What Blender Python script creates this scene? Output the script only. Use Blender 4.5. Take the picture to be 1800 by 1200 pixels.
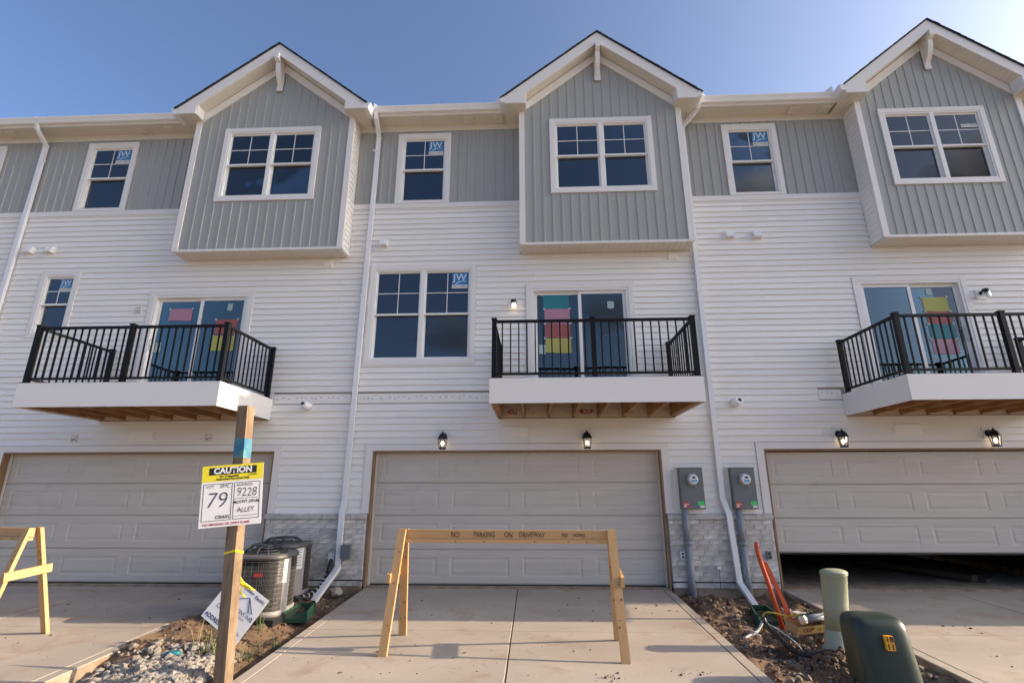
import bpy, bmesh, math, random
from mathutils import Vector, Matrix, noise
random.seed(7)
for o in list(bpy.data.objects): bpy.data.objects.remove(o)
scene = bpy.context.scene
COL = scene.collection
R = math.radians

# ------------------------------------------------------------------ camera
CAM = (0.3232, -8.9911, 1.4835); PITCH = 0.28293; YAW = -0.04199; ROLL = -0.00151
cd = bpy.data.cameras.new('camera'); cam = bpy.data.objects.new('camera', cd); COL.objects.link(cam)
cd.sensor_fit = 'HORIZONTAL'; cd.sensor_width = 36.0; cd.lens = 18.0; cd.clip_end = 6000
fw = Vector((math.sin(YAW)*math.cos(PITCH), math.cos(YAW)*math.cos(PITCH), math.sin(PITCH)))
rt = Vector((math.cos(YAW), -math.sin(YAW), 0)); up = rt.cross(fw)
c_, s_ = math.cos(ROLL), math.sin(ROLL)
rt, up = c_*rt + s_*up, -s_*rt + c_*up
cam.matrix_world = Matrix(((rt.x, up.x, -fw.x, CAM[0]), (rt.y, up.y, -fw.y, CAM[1]), (rt.z, up.z, -fw.z, CAM[2]), (0, 0, 0, 1)))
scene.camera = cam

# ------------------------------------------------------------------ sky, sun, exposure
SUN_EL, SUN_AZ = R(21), R(1.3)          # azimuth from +X towards +Y (just behind the facade plane)
wd = bpy.data.worlds.new('World'); scene.world = wd; wd.use_nodes = True
nt = wd.node_tree; nt.nodes.clear()
sky = nt.nodes.new('ShaderNodeTexSky'); sky.sky_type = 'NISHITA'; sky.sun_disc = False
sky.sun_elevation = SUN_EL; sky.sun_rotation = R(90) - SUN_AZ
sky.air_density = 0.65; sky.dust_density = 4.0; sky.ozone_density = 3.0
bg = nt.nodes.new('ShaderNodeBackground'); bg.inputs['Strength'].default_value = 0.12
wo = nt.nodes.new('ShaderNodeOutputWorld')
nt.links.new(sky.outputs[0], bg.inputs[0]); nt.links.new(bg.outputs[0], wo.inputs[0])
sd = bpy.data.lights.new('sun', 'SUN'); sd.energy = 3.2; sd.angle = R(0.5); sd.color = (1.0, 0.80, 0.57)
sun = bpy.data.objects.new('sun', sd); COL.objects.link(sun); sun.location = (40, 2, 20)
sdir = Vector((math.cos(SUN_EL)*math.cos(SUN_AZ), math.cos(SUN_EL)*math.sin(SUN_AZ), math.sin(SUN_EL)))
sun.rotation_euler = (-sdir).to_track_quat('-Z', 'Y').to_euler()
vs = scene.view_settings; vs.view_transform = 'Standard'; vs.look = 'None'; vs.exposure = 1.41; vs.gamma = 1.0
vs.use_curve_mapping = False
scene.render.engine = 'CYCLES'

# ------------------------------------------------------------------ materials
M = {}
def mat(name, col, rough=0.6, metal=0.0, vary=0.0, nscale=6.0, namp=0.0, col2=None, bump=0.0, bscale=60.0, stretch=None, spec=0.5, detail=4.0, ramp=(0.35, 0.65)):
    m = bpy.data.materials.new(name); m.use_nodes = True
    n = m.node_tree.nodes; l = m.node_tree.links; b = n['Principled BSDF']
    b.inputs['Roughness'].default_value = rough; b.inputs['Metallic'].default_value = metal
    b.inputs['Specular IOR Level'].default_value = spec
    base = n.new('ShaderNodeRGB'); base.outputs[0].default_value = (*col, 1); out = base.outputs[0]
    tc = n.new('ShaderNodeTexCoord'); vec = tc.outputs['Object']
    if stretch:
        mp = n.new('ShaderNodeMapping'); mp.inputs['Scale'].default_value = stretch; l.new(vec, mp.inputs[0]); vec = mp.outputs[0]
    if col2 is not None:
        nz = n.new('ShaderNodeTexNoise'); nz.inputs['Scale'].default_value = nscale; nz.inputs['Detail'].default_value = detail; l.new(vec, nz.inputs[0])
        rp = n.new('ShaderNodeValToRGB'); rp.color_ramp.elements[0].position = ramp[0]; rp.color_ramp.elements[1].position = ramp[1]
        l.new(nz.outputs[0], rp.inputs[0])
        mx = n.new('ShaderNodeMix'); mx.data_type = 'RGBA'; l.new(rp.outputs[0], mx.inputs[0]); l.new(out, mx.inputs[6]); mx.inputs[7].default_value = (*col2, 1); out = mx.outputs[2]
    if vary or namp:
        hs = n.new('ShaderNodeHueSaturation'); l.new(out, hs.inputs['Color']); out = hs.outputs[0]
        add = n.new('ShaderNodeMath'); add.operation = 'ADD'; add.inputs[0].default_value = 1 - vary/2 - namp/2; add.inputs[1].default_value = 0
        val = add.outputs[0]
        if vary:
            oi = n.new('ShaderNodeObjectInfo'); ml = n.new('ShaderNodeMath'); ml.operation = 'MULTIPLY'; ml.inputs[1].default_value = vary; l.new(oi.outputs['Random'], ml.inputs[0]); l.new(ml.outputs[0], add.inputs[1])
        if namp:
            nz = n.new('ShaderNodeTexNoise'); nz.inputs['Scale'].default_value = nscale*1.7; nz.inputs['Detail'].default_value = 6; l.new(vec, nz.inputs[0])
            m2 = n.new('ShaderNodeMath'); m2.operation = 'MULTIPLY_ADD'; m2.inputs[1].default_value = namp; l.new(nz.outputs[0], m2.inputs[0]); l.new(val, m2.inputs[2]); val = m2.outputs[0]
        l.new(val, hs.inputs['Value'])
    l.new(out, b.inputs['Base Color'])
    if bump:
        nb = n.new('ShaderNodeTexNoise'); nb.inputs['Scale'].default_value = bscale; nb.inputs['Detail'].default_value = 5; l.new(vec, nb.inputs[0])
        bp = n.new('ShaderNodeBump'); bp.inputs['Strength'].default_value = bump; bp.inputs['Distance'].default_value = 0.01; l.new(nb.outputs[0], bp.inputs['Height']); l.new(bp.outputs[0], b.inputs['Normal'])
    M[name] = m; return m

mat('vinyl', (0.81, 0.785, 0.735), 0.45, vary=0.05, namp=0.03, nscale=1.2, bump=0.05, bscale=18, stretch=(0.3, 1, 5))
mat('trim', (0.74, 0.715, 0.68), 0.45, vary=0.03, namp=0.03, nscale=2)
mat('frame_white', (0.78, 0.77, 0.74), 0.35)
mat('soffit', (0.66, 0.615, 0.54), 0.5, vary=0.04)
mat('gutter', (0.78, 0.77, 0.75), 0.3, spec=0.6)
mat('spout', (0.76, 0.765, 0.77), 0.3, spec=0.6, namp=0.06, nscale=3)
mat('grey_board', (0.345, 0.35, 0.325), 0.5, vary=0.06, namp=0.05, nscale=1.5, bump=0.12, bscale=30, stretch=(3, 3, 0.25))
mat('sheath', (0.35, 0.33, 0.30), 0.8)
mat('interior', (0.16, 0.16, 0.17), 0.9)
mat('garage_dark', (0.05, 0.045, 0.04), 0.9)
mat('door_almond', (0.57, 0.52, 0.455), 0.5, vary=0.02, nscale=1.6, namp=0.10, col2=(0.52, 0.475, 0.415), bump=0.10, bscale=22, stretch=(0.5, 1, 7))
mat('rubber', (0.012, 0.012, 0.012), 0.7)
mat('jamb_wood', (0.30, 0.19, 0.10), 0.7, nscale=4, col2=(0.20, 0.12, 0.06), stretch=(8, 8, 0.8))
mat('pine', (0.50, 0.305, 0.14), 0.65, vary=0.2, nscale=3, col2=(0.47, 0.25, 0.085), bump=0.12, bscale=9, stretch=(14, 14, 0.9), ramp=(0.45, 0.75))
mat('pine_long', (0.50, 0.305, 0.14), 0.65, vary=0.1, nscale=3, col2=(0.50, 0.27, 0.095), bump=0.12, bscale=9, stretch=(0.9, 14, 14), ramp=(0.45, 0.75))
mat('knot', (0.16, 0.07, 0.03), 0.7)
mat('joist', (0.40, 0.215, 0.085), 0.75, vary=0.25, nscale=4, col2=(0.26, 0.13, 0.05))
mat('weathered', (0.23, 0.165, 0.105), 0.85, nscale=3.0, col2=(0.14, 0.09, 0.052), bump=0.4, bscale=22, stretch=(9, 9, 0.9))
mat('blue_paint', (0.015, 0.12, 0.24), 0.8, nscale=7, col2=(0.11, 0.26, 0.26), bump=0.3, bscale=22)
mat('wrap', (0.52, 0.42, 0.33), 0.5, nscale=5, namp=0.3, bump=0.8, bscale=9)
mat('red_print', (0.30, 0.03, 0.028), 0.6)
mat('black_metal', (0.006, 0.006, 0.007), 0.5, spec=0.2)
mat('lantern_black', (0.008, 0.008, 0.009), 0.45)
mat('shingle', (0.022, 0.022, 0.025), 0.9, namp=0.5, nscale=30, bump=0.5, bscale=80)
mat('mortar', (0.66, 0.62, 0.565), 0.9, bump=0.3, bscale=90)
mat('brick', (0.44, 0.40, 0.355), 0.85, vary=0.45, nscale=7, col2=(0.68, 0.645, 0.59), bump=0.5, bscale=45, ramp=(0.38, 0.62))
mat('cap_stone', (0.55, 0.515, 0.465), 0.85, vary=0.15, nscale=14, col2=(0.40, 0.38, 0.36), bump=0.8, bscale=30)
mat('concrete', (0.40, 0.345, 0.285), 0.85, vary=0.05, nscale=1.1, col2=(0.34, 0.29, 0.24), namp=0.2, bump=0.35, bscale=60, detail=9, stretch=(0.5, 1.3, 1))
mat('concrete_edge', (0.36, 0.285, 0.21), 0.9, nscale=4, col2=(0.22, 0.15, 0.10), namp=0.2, bump=0.4, bscale=60)
mat('groove', (0.13, 0.11, 0.09), 0.95)
mat('asphalt', (0.06, 0.06, 0.062), 0.9, namp=0.4, nscale=20, bump=0.4, bscale=90)
mat('terrain', (0.26, 0.20, 0.14), 0.95, nscale=0.4, col2=(0.17, 0.15, 0.08), namp=0.3)
mat('dirt', (0.095, 0.056, 0.033), 0.95, nscale=3.5, col2=(0.20, 0.128, 0.076), namp=0.8, bump=1.0, bscale=42, detail=8)
mat('rock', (0.36, 0.33, 0.29), 0.9, vary=0.3, nscale=9, col2=(0.20, 0.17, 0.14), bump=0.6, bscale=25)
mat('rubble', (0.24, 0.20, 0.165), 0.95, nscale=9, col2=(0.13, 0.095, 0.07), bump=0.6, bscale=25)
mat('mud', (0.15, 0.10, 0.065), 0.95, bump=0.6, bscale=40)
mat('steel', (0.45, 0.46, 0.47), 0.35, 0.9)
mat('meter_grey', (0.145, 0.165, 0.165), 0.5, namp=0.1, nscale=4)
mat('conduit', (0.23, 0.25, 0.28), 0.5, namp=0.1, nscale=5)
mat('white_plastic', (0.78, 0.77, 0.75), 0.4)
mat('dark_hole', (0.02, 0.02, 0.02), 0.8)
mat('green_sticker', (0.06, 0.62, 0.16), 0.5); mat('red_sticker', (0.55, 0.05, 0.04), 0.5)
mat('white_sticker', (0.75, 0.74, 0.70), 0.5); mat('blue_sticker', (0.03, 0.23, 0.52), 0.45); mat('cyan_print', (0.10, 0.35, 0.65), 0.45)
mat('sticker_blue', (0.03, 0.20, 0.46), 0.4)
mat('paper_teal', (0.02, 0.19, 0.23), 0.6); mat('paper_pink', (0.42, 0.21, 0.28), 0.6); mat('paper_red', (0.31, 0.09, 0.085), 0.6); mat('paper_yellow', (0.40, 0.39, 0.10), 0.6); mat('paper_mint', (0.34, 0.46, 0.44), 0.6)
mat('sign_white', (0.72, 0.72, 0.72), 0.35); mat('sign_yellow', (0.72, 0.62, 0.03), 0.4); mat('ink', (0.012, 0.012, 0.014), 0.6); mat('ink_navy', (0.02, 0.025, 0.12), 0.6); mat('ink_red', (0.40, 0.03, 0.06), 0.6)
mat('tape', (0.75, 0.62, 0.02), 0.4)
mat('ac_body', (0.045, 0.042, 0.038), 0.6, 0.2); mat('ac_wire', (0.17, 0.155, 0.14), 0.45, 0.4); mat('ac_top', (0.12, 0.115, 0.11), 0.5, 0.2); mat('ac_panel', (0.27, 0.255, 0.24), 0.5)
mat('fan_guard', (0.045, 0.047, 0.05), 0.4)
mat('hose_black', (0.015, 0.015, 0.016), 0.55); mat('copper', (0.42, 0.14, 0.07), 0.4, 0.6)
mat('splash_green', (0.010, 0.055, 0.032), 0.55, namp=0.5, nscale=8)
mat('ped_green', (0.33, 0.345, 0.23), 0.5, namp=0.08, nscale=4, bump=0.1, bscale=60)
mat('box_green', (0.017, 0.030, 0.019), 0.42, namp=0.25, nscale=9, bump=0.15, bscale=120)
mat('orange', (0.52, 0.075, 0.02), 0.45, namp=0.12, nscale=9)
mat('label_orange', (0.85, 0.38, 0.02), 0.5)
mat('cardboard', (0.42, 0.27, 0.13), 0.8, namp=0.1, nscale=8); mat('box_yellow', (0.66, 0.47, 0.16), 0.7)
mat('cable_yellow', (0.55, 0.40, 0.04), 0.5); mat('dark_wood', (0.07, 0.045, 0.028), 0.85); mat('badge_red', (0.22, 0.015, 0.015), 0.5); mat('pvc', (0.66, 0.66, 0.66), 0.35); mat('tarp_blue', (0.03, 0.06, 0.17), 0.6)
mat('grass', (0.075, 0.115, 0.03), 0.7, vary=0.3); mat('straw', (0.30, 0.23, 0.11), 0.8)

def stain(name, col, lo, hi, scale, amt):
    m = M[name]; n = m.node_tree.nodes; l = m.node_tree.links; b = n['Principled BSDF']; src = b.inputs['Base Color'].links[0].from_socket
    tc = n.new('ShaderNodeTexCoord'); nz = n.new('ShaderNodeTexNoise'); nz.inputs['Scale'].default_value = scale; nz.inputs['Detail'].default_value = 8; nz.inputs['Roughness'].default_value = .65; nz.inputs['Distortion'].default_value = .6; l.new(tc.outputs['Object'], nz.inputs[0])
    rp = n.new('ShaderNodeValToRGB'); rp.color_ramp.elements[0].position = lo; rp.color_ramp.elements[1].position = hi; rp.color_ramp.elements[1].color = (amt, amt, amt, 1); l.new(nz.outputs[0], rp.inputs[0])
    mx = n.new('ShaderNodeMix'); mx.data_type = 'RGBA'; l.new(rp.outputs[0], mx.inputs[0]); l.new(src, mx.inputs[6]); mx.inputs[7].default_value = (*col, 1); l.new(mx.outputs[2], b.inputs['Base Color'])
stain('concrete', (.27, .175, .105), .54, .72, 1.7, .65); stain('concrete', (.20, .17, .145), .60, .70, 5.0, .45)
stain('door_almond', (.40, .36, .31), .58, .75, 2.2, .35); stain('vinyl', (.60, .57, .53), .60, .8, 1.3, .25); stain('weathered', (.33, .245, .155), .5, .7, 2.5, .6)

def glass_mat(name, tint, boost):
    m = bpy.data.materials.new(name); m.use_nodes = True; n = m.node_tree.nodes; l = m.node_tree.links; n.clear()
    o = n.new('ShaderNodeOutputMaterial'); t = n.new('ShaderNodeBsdfTransparent'); t.inputs[0].default_value = (*tint, 1)
    g = n.new('ShaderNodeBsdfGlossy'); g.inputs['Roughness'].default_value = 0.01; g.inputs[0].default_value = (0.95, 0.98, 1, 1)
    f = n.new('ShaderNodeFresnel'); f.inputs[0].default_value = 1.5
    tc = n.new('ShaderNodeTexCoord'); oi = n.new('ShaderNodeObjectInfo'); nz = n.new('ShaderNodeTexNoise'); nz.noise_dimensions = '4D'; nz.inputs['Scale'].default_value = 1.6; nz.inputs['Detail'].default_value = 1; l.new(tc.outputs['Object'], nz.inputs['Vector']); l.new(oi.outputs['Random'], nz.inputs['W'])
    bp = n.new('ShaderNodeBump'); bp.inputs['Strength'].default_value = .12; bp.inputs['Distance'].default_value = .02; l.new(nz.outputs[0], bp.inputs['Height']); l.new(bp.outputs[0], g.inputs['Normal'])
    ma = n.new('ShaderNodeMath'); ma.operation = 'MULTIPLY_ADD'; ma.use_clamp = True; ma.inputs[1].default_value = boost; ma.inputs[2].default_value = 0.03
    x = n.new('ShaderNodeMixShader'); l.new(f.outputs[0], ma.inputs[0]); l.new(ma.outputs[0], x.inputs[0]); l.new(t.outputs[0], x.inputs[1]); l.new(g.outputs[0], x.inputs[2]); l.new(x.outputs[0], o.inputs[0])
    M[name] = m
glass_mat('glass', (0.42, 0.50, 0.56), 1.3)
glass_mat('door_glass', (0.40, 0.55, 0.56), 1.5)
glass_mat('lantern_glass', (0.9, 0.9, 0.9), 1.0)
def emit_mat(name, col, s):
    m = bpy.data.materials.new(name); m.use_nodes = True; b = m.node_tree.nodes['Principled BSDF']
    b.inputs['Base Color'].default_value = (*col, 1); b.inputs['Emission Color'].default_value = (*col, 1); b.inputs['Emission Strength'].default_value = s; M[name] = m
def volume_mat(name, col, dens):
    m = bpy.data.materials.new(name); m.use_nodes = True; n = m.node_tree.nodes; n.clear(); o = n.new('ShaderNodeOutputMaterial'); v = n.new('ShaderNodeVolumePrincipled')
    v.inputs['Color'].default_value = (*col, 1); v.inputs['Density'].default_value = dens; m.node_tree.links.new(v.outputs[0], o.inputs['Volume']); M[name] = m
volume_mat('cloud', (1.0, 0.97, 0.95), 0.022)
emit_mat('bulb', (1.0, 0.74, 0.45), 3.5)

# ------------------------------------------------------------------ builders
WL = {}                                  # world location of every parent
def wl(o): return WL.get(o, Vector((0, 0, 0))) if o else Vector((0, 0, 0))
def link(name, me, parent=None, loc=(0, 0, 0)):
    o = bpy.data.objects.new(name, me); COL.objects.link(o); o.location = loc
    if parent: o.parent = parent
    WL[o] = wl(parent) + Vector(loc)
    return o
def tag(o, label=None, cat=None, group=None, kind=None):
    if label: o['label'] = label
    if cat: o['category'] = cat
    if group: o['group'] = group
    if kind: o['kind'] = kind
    return o
def thing(name, loc, label, cat, group=None): return tag(link(name, None, None, loc), label, cat, group)

class MB:
    def __init__(s): s.v = []; s.f = []; s.mi = []; s.sm = []; s.cur = 0; s.smooth = False
    def face(s, idx): s.f.append(tuple(idx)); s.mi.append(s.cur); s.sm.append(s.smooth)
    def quad(s, a, b, c, d): i = len(s.v); s.v += [Vector(p) for p in (a, b, c, d)]; s.face((i, i+1, i+2, i+3)); return s
    def poly(s, pts): i = len(s.v); s.v += [Vector(p) for p in pts]; s.face(range(i, i+len(pts))); return s
    def box(s, x0, x1, y0, y1, z0, z1):
        i = len(s.v)
        s.v += [Vector(p) for p in ((x0, y0, z0), (x1, y0, z0), (x1, y1, z0), (x0, y1, z0), (x0, y0, z1), (x1, y0, z1), (x1, y1, z1), (x0, y1, z1))]
        for q in ((0, 3, 2, 1), (4, 5, 6, 7), (0, 1, 5, 4), (1, 2, 6, 5), (2, 3, 7, 6), (3, 0, 4, 7)): s.face([i+k for k in q])
        return s
    def prism(s, pts, ext):              # polygon (3D points) extruded by vector ext
        i = len(s.v); n = len(pts); e = Vector(ext)
        s.v += [Vector(p) for p in pts] + [Vector(p)+e for p in pts]
        s.face(range(i+n-1, i-1, -1)); s.face(range(i+n, i+2*n))
        for k in range(n): s.face((i+k, i+(k+1) % n, i+n+(k+1) % n, i+n+k))
        return s
    def bar(s, a, b, w, h, roll=None):   # rectangular bar from a to b, w across, h up
        a, b = Vector(a), Vector(b); d = (b-a).normalized()
        u = Vector(roll) if roll else (Vector((0, 0, 1)) if abs(d.z) < 0.9 else Vector((0, 1, 0)))
        x = d.cross(u).normalized(); y = x.cross(d).normalized()
        s.prism([a + x*sx*w/2 + y*sy*h/2 for sx, sy in ((-1, -1), (1, -1), (1, 1), (-1, 1))], b-a); return s
    def tube(s, pts, r, n=8, cap=True):
        pts = [Vector(p) for p in pts]; rs = r if isinstance(r, (list, tuple)) else [r]*len(pts); i0 = len(s.v); prev = None; sm = s.smooth; s.smooth = True
        for k, p in enumerate(pts):
            d = (pts[min(k+1, len(pts)-1)] - pts[max(k-1, 0)]).normalized()
            if prev is None: prev = d.orthogonal().normalized()
            prev = (prev - d*prev.dot(d)).normalized(); q = d.cross(prev)
            s.v += [p + (prev*math.cos(t*2*math.pi/n) + q*math.sin(t*2*math.pi/n))*rs[k] for t in range(n)]
        for k in range(len(pts)-1):
            for t in range(n): a = i0+k*n+t; b = i0+k*n+(t+1) % n; s.face((a, b, b+n, a+n))
        s.smooth = False
        if cap: s.face(range(i0+n-1, i0-1, -1)); s.face(range(i0+(len(pts)-1)*n, i0+len(pts)*n))
        s.smooth = sm; return s
    def loft(s, rings, cap=True, smooth=True):   # rings: lists of points, equal length, closed
        i0 = len(s.v); n = len(rings[0]); sm = s.smooth; s.smooth = smooth
        for r_ in rings: s.v += [Vector(p) for p in r_]
        for k in range(len(rings)-1):
            for t in range(n): a = i0+k*n+t; b = i0+k*n+(t+1) % n; s.face((a, b, b+n, a+n))
        if cap: s.smooth = False; s.face(range(i0+n-1, i0-1, -1)); s.face(range(i0+(len(rings)-1)*n, i0+len(rings)*n))
        s.smooth = sm; return s
    def build(s, name, mats, parent=None):
        w = wl(parent); me = bpy.data.meshes.new(name)
        me.from_pydata([v-w for v in s.v], [], s.f); ms = mats if isinstance(mats, (list, tuple)) else [mats]
        for m in ms: me.materials.append(M[m])
        if any(s.mi): me.polygons.foreach_set('material_index', s.mi)
        if any(s.sm): me.polygons.foreach_set('use_smooth', s.sm)
        me.update(); return link(name, me, parent)
def box(name, m, parent, *b): return MB().box(*b).build(name, m, parent)
def ring(cx, cy, z, rx, ry, n=24, p=2.0, rot=0):
    o = []
    for t in range(n):
        a = 2*math.pi*t/n; c, s = math.cos(a), math.sin(a)
        x = math.copysign(abs(c)**(2/p), c)*rx; y = math.copysign(abs(s)**(2/p), s)*ry
        o.append((cx + x*math.cos(rot) - y*math.sin(rot), cy + x*math.sin(rot) + y*math.cos(rot), z))
    return o
def text(body, size, m, parent, O, U, V, name='lettering', align='CENTER', off=0.002, shear=0.0, bold=0.0, sx=1.0, jitter=0.0):
    cu = bpy.data.curves.new('t', 'FONT'); cu.body = body; cu.size = size; cu.align_x = align; cu.align_y = 'CENTER'; cu.shear = shear; cu.offset = bold; cu.resolution_u = 3
    ob = bpy.data.objects.new('t', cu); COL.objects.link(ob)
    me = bpy.data.meshes.new_from_object(ob.evaluated_get(bpy.context.evaluated_depsgraph_get()))
    bpy.data.objects.remove(ob); bpy.data.curves.remove(cu)
    U, V = Vector(U).normalized(), Vector(V).normalized(); N = U.cross(V).normalized(); O = Vector(O); w = wl(parent)
    for v in me.vertices:
        j = math.sin(v.co.x/size*2.1 + len(body))*jitter*size
        v.co = O + U*v.co.x*sx + V*(v.co.y+j) + N*off - w
    me.materials.clear(); me.materials.append(M[m]); me.name = name
    return link(name, me, parent)
def minus(a, b, cuts):                   # interval a..b without the cuts
    out = [(a, b)]
    for c0, c1 in cuts:
        nx = []
        for p, q in out:
            if c1 <= p or c0 >= q: nx.append((p, q)); continue
            if c0 > p: nx.append((p, c0))
            if c1 < q: nx.append((c1, q))
        out = nx
    return [(p, q) for p, q in out if q-p > 0.015]
def wall(mb, x0, x1, z0, z1, holes, y0, y1):
    xs = sorted({x0, x1} | {v for h in holes for v in h[:2] if x0 < v < x1}); zs = sorted({z0, z1} | {v for h in holes for v in h[2:] if z0 < v < z1})
    for k in range(len(zs)-1):
        zc = (zs[k]+zs[k+1])/2
        for a, b in minus(x0, x1, [(h[0], h[1]) for h in holes if h[2] < zc < h[3]]): mb.box(a, b, y0, y1, zs[k], zs[k+1])
    return mb

# ------------------------------------------------------------------ ground
SL, Z0 = 0.04, -0.03
def gz(y): return Z0 + SL*max(min(y, 0.0), -7.2)
g = MB(); g.box(-2000, 2000, -2000, 2000, -1.6, -0.62); tag(g.build('ground', 'terrain'), kind='structure')
g = MB(); g.box(-70, 70, -13.4, -7.22, -0.75, gz(-7.2)-0.012); tag(g.build('alley', 'concrete'), kind='structure')
g = MB(); g.box(-70, 70, -40, -13.42, -0.75, gz(-7.2)-0.03); tag(g.build('verge', 'terrain'), kind='structure')

def driveway(name, x0, x1, xc):
    root = tag(link(name, MB().prism([(x0+.03, -.01, -.5), (x0+.03, -7.18, -.6), (x0+.03, -7.18, gz(-7.2)-.035), (x0+.03, -.01, Z0-.035)], (x1-x0-.06, 0, 0)).build('tmp', 'groove').data), kind='structure')
    bpy.data.objects.remove(bpy.data.objects['tmp'])
    ys = [0.0, -2.2, -4.75, -7.2]; gap = 0.006; G = 0.12
    for c, (a, b) in enumerate(((x0, xc), (xc, x1))):
        for r_ in range(3):
            ya, yb = ys[r_]-gap, ys[r_+1]+gap
            aa, bb = a+(gap if c else 0), b-(0 if c else gap)
            # tooled margin on the outer side: margin strip, groove, field
            m0, m1 = (aa, aa+G) if c == 0 else (bb-G, bb)
            f0, f1 = (aa+G+.006, bb) if c == 0 else (aa, bb-G-.006)
            for nm, (p, q) in (('concrete_panel', (f0, f1)), ('edge_band', (m0, m1))):
                mb = MB(); bv = 0.006; th = 0.16
                out = nm == 'edge_band'
                def rg(d, dz): return [(p+d, ya-d, gz(ya)+dz), (q-d, ya-d, gz(ya)+dz), (q-d, yb+d, gz(yb)+dz), (p+d, yb+d, gz(yb)+dz)]
                r3 = [rg(0, -th), rg(0, -bv-(.006 if out else 0)), rg(bv, 0)]
                i0 = 0
                for rr in r3: mb.v += [Vector(t) for t in rr]
                for k in range(2):
                    for t in range(4):
                        mb.cur = 1 if k == 0 else 0
                        mb.face((k*4+t, k*4+4+t, k*4+4+(t+1) % 4, k*4+(t+1) % 4))
                mb.cur = 0; mb.face((8, 11, 10, 9))
                mb.build(nm, ['concrete', 'concrete_edge'], root)
    return root
driveway('driveway_middle', -2.46, 2.46, 0.03)
driveway('driveway_left', -9.15, -4.16, -6.65)
driveway('driveway_right', 4.22, 9.2, 6.72)
driveway('driveway_far_right', 10.86, 15.8, 13.3)

def fbm(x, y, s, o=4):
    v = 0; a = 1
    for k in range(o): v += a*noise.noise(Vector((x*s, y*s, k*7.3))); s *= 2.1; a *= .5
    return v
def sm(t): t = max(0, min(1, t)); return t*t*(3-2*t)
def zl(x, y):                            # left strip: soil, trench along the middle driveway, gravel heap
    base = gz(y) - 0.09 + 0.05*fbm(x, y, 1.8) + 0.02*fbm(x, y, 9)
    base += 0.10*sm((-2.75-x)/.35)*sm((y+3.4)/.5)*sm((-.1-y)/.6)
    base -= 0.10*sm((x+2.72)/.16)*sm((y+4.2)/.6)
    base += 0.17*math.exp(-((x+2.95)/.55)**2 - ((y+4.0)/.62)**2)
    base += 0.10*sm((x+4.2)/.3)*math.exp(-((y+3.3)/.5)**2)*0.3
    return base
def zr(x, y):                            # right strip: heaped earth
    base = gz(y) - 0.10 + 0.07*fbm(x, y, 2.0) + 0.035*fbm(x, y, 8)
    base += 0.10*math.exp(-((x-2.95)/.40)**2 - ((y+.75)/.55)**2)
    base += 0.07*math.exp(-((x-3.9)/.30)**2 - ((y+1.5)/.9)**2)
    base += 0.13*math.exp(-((x-3.35)/.22)**2 - ((y+3.05)/.30)**2) + .16*math.exp(-((x-3.25)/.2)**2 - ((y+3.65)/.3)**2)
    base -= 0.05*math.exp(-((x-3.0)/.3)**2 - ((y+2.2)/.5)**2)
    return base
def strip(name, x0, x1, y0, y1, fz, st):
    nx, ny = int((x1-x0)/st), int((y1-y0)/st); mb = MB(); mb.smooth = True
    for j in range(ny+1):
        for i in range(nx+1):
            x = x0+(x1-x0)*i/nx; y = y0+(y1-y0)*j/ny; mb.v.append(Vector((x, y, fz(x, y))))
    for j in range(ny):
        for i in range(nx): a = j*(nx+1)+i; mb.face((a, a+1, a+nx+2, a+nx+1))
    return tag(mb.build(name, 'dirt'), kind='structure')
strip('soil_strip_left', -4.165, -2.455, -6.6, -.004, zl, .028)
strip('soil_strip_right', 2.455, 4.225, -6.6, -.004, zr, .028)

# ------------------------------------------------------------------ townhouses
PIT = 0.1155; SZ0 = 1.112; BAND = 6.88; BAYD = 0.38; BALD = 1.62; DECK = 3.07
def siding(parent, x0, x1, z0, z1, holes, bad=None, joined=False, yb=0.0, nm='siding_plank'):
    z = z0; J = MB(); LIP = .021
    def plank(a, b, za, zb_, z, t, e):
        mb = J if joined else MB(); f = lambda q: yb-LIP+(LIP-.005)*(q-z)/PIT
        if za <= z+.001: pr = [(a, yb-LIP, z+e), (a, f(zb_), zb_+.005+e), (a, yb-.0005, zb_+.005+e), (a, yb-.0005, z+.012+e), (a, yb-LIP+.005, z+.010+e), (a, yb-LIP+.0045, z+e)]
        else: pr = [(a, f(za), za), (a, f(zb_), zb_+.005+e), (a, yb-.0005, zb_+.005+e), (a, yb-.0005, za)]
        mb.prism(pr, (b-a-.0015, 0, 0))
        if not joined: mb.build(nm, 'vinyl', parent)
    while z < z1 - .01:
        t = min(z+PIT, z1); zc = (z+t)/2; e = .0012*math.sin(z*37+x0)
        hs = [h for h in holes if h[2] < t-.002 and h[3] > z+.002]
        bd = [(bad[2], bad[3])] if bad and bad[0] <= zc <= bad[1] else []
        full = minus(x0, x1, [(h[0], h[1]) for h in hs]+bd)
        pk = int(round((z-z0)/PIT))//2; sx = x0 + .9 + 3.1*((pk*.618+x0*.37) % 1.0); segs = []
        for a, b in full: segs += [(a, sx), (sx, b)] if a+.5 < sx < b-.5 and not joined else [(a, b)]
        for a, b in segs: plank(a, b, z, t, z, t, e + (.0016 if a == sx else 0))
        lv_ = sorted({z, t} | {q for h in hs for q in h[2:4] if z+.006 < q < t-.006})
        if len(lv_) > 2:
            for za, zb_ in zip(lv_[:-1], lv_[1:]):
                m_ = (za+zb_)/2
                for a, b in minus(x0, x1, [(h[0], h[1]) for h in hs if h[2] < m_ < h[3]]+bd+full): plank(a, b, za, zb_, z, t, e)
        z += PIT
    if joined: tag(J.build('siding_planks', 'vinyl', parent), kind='stuff')

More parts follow.
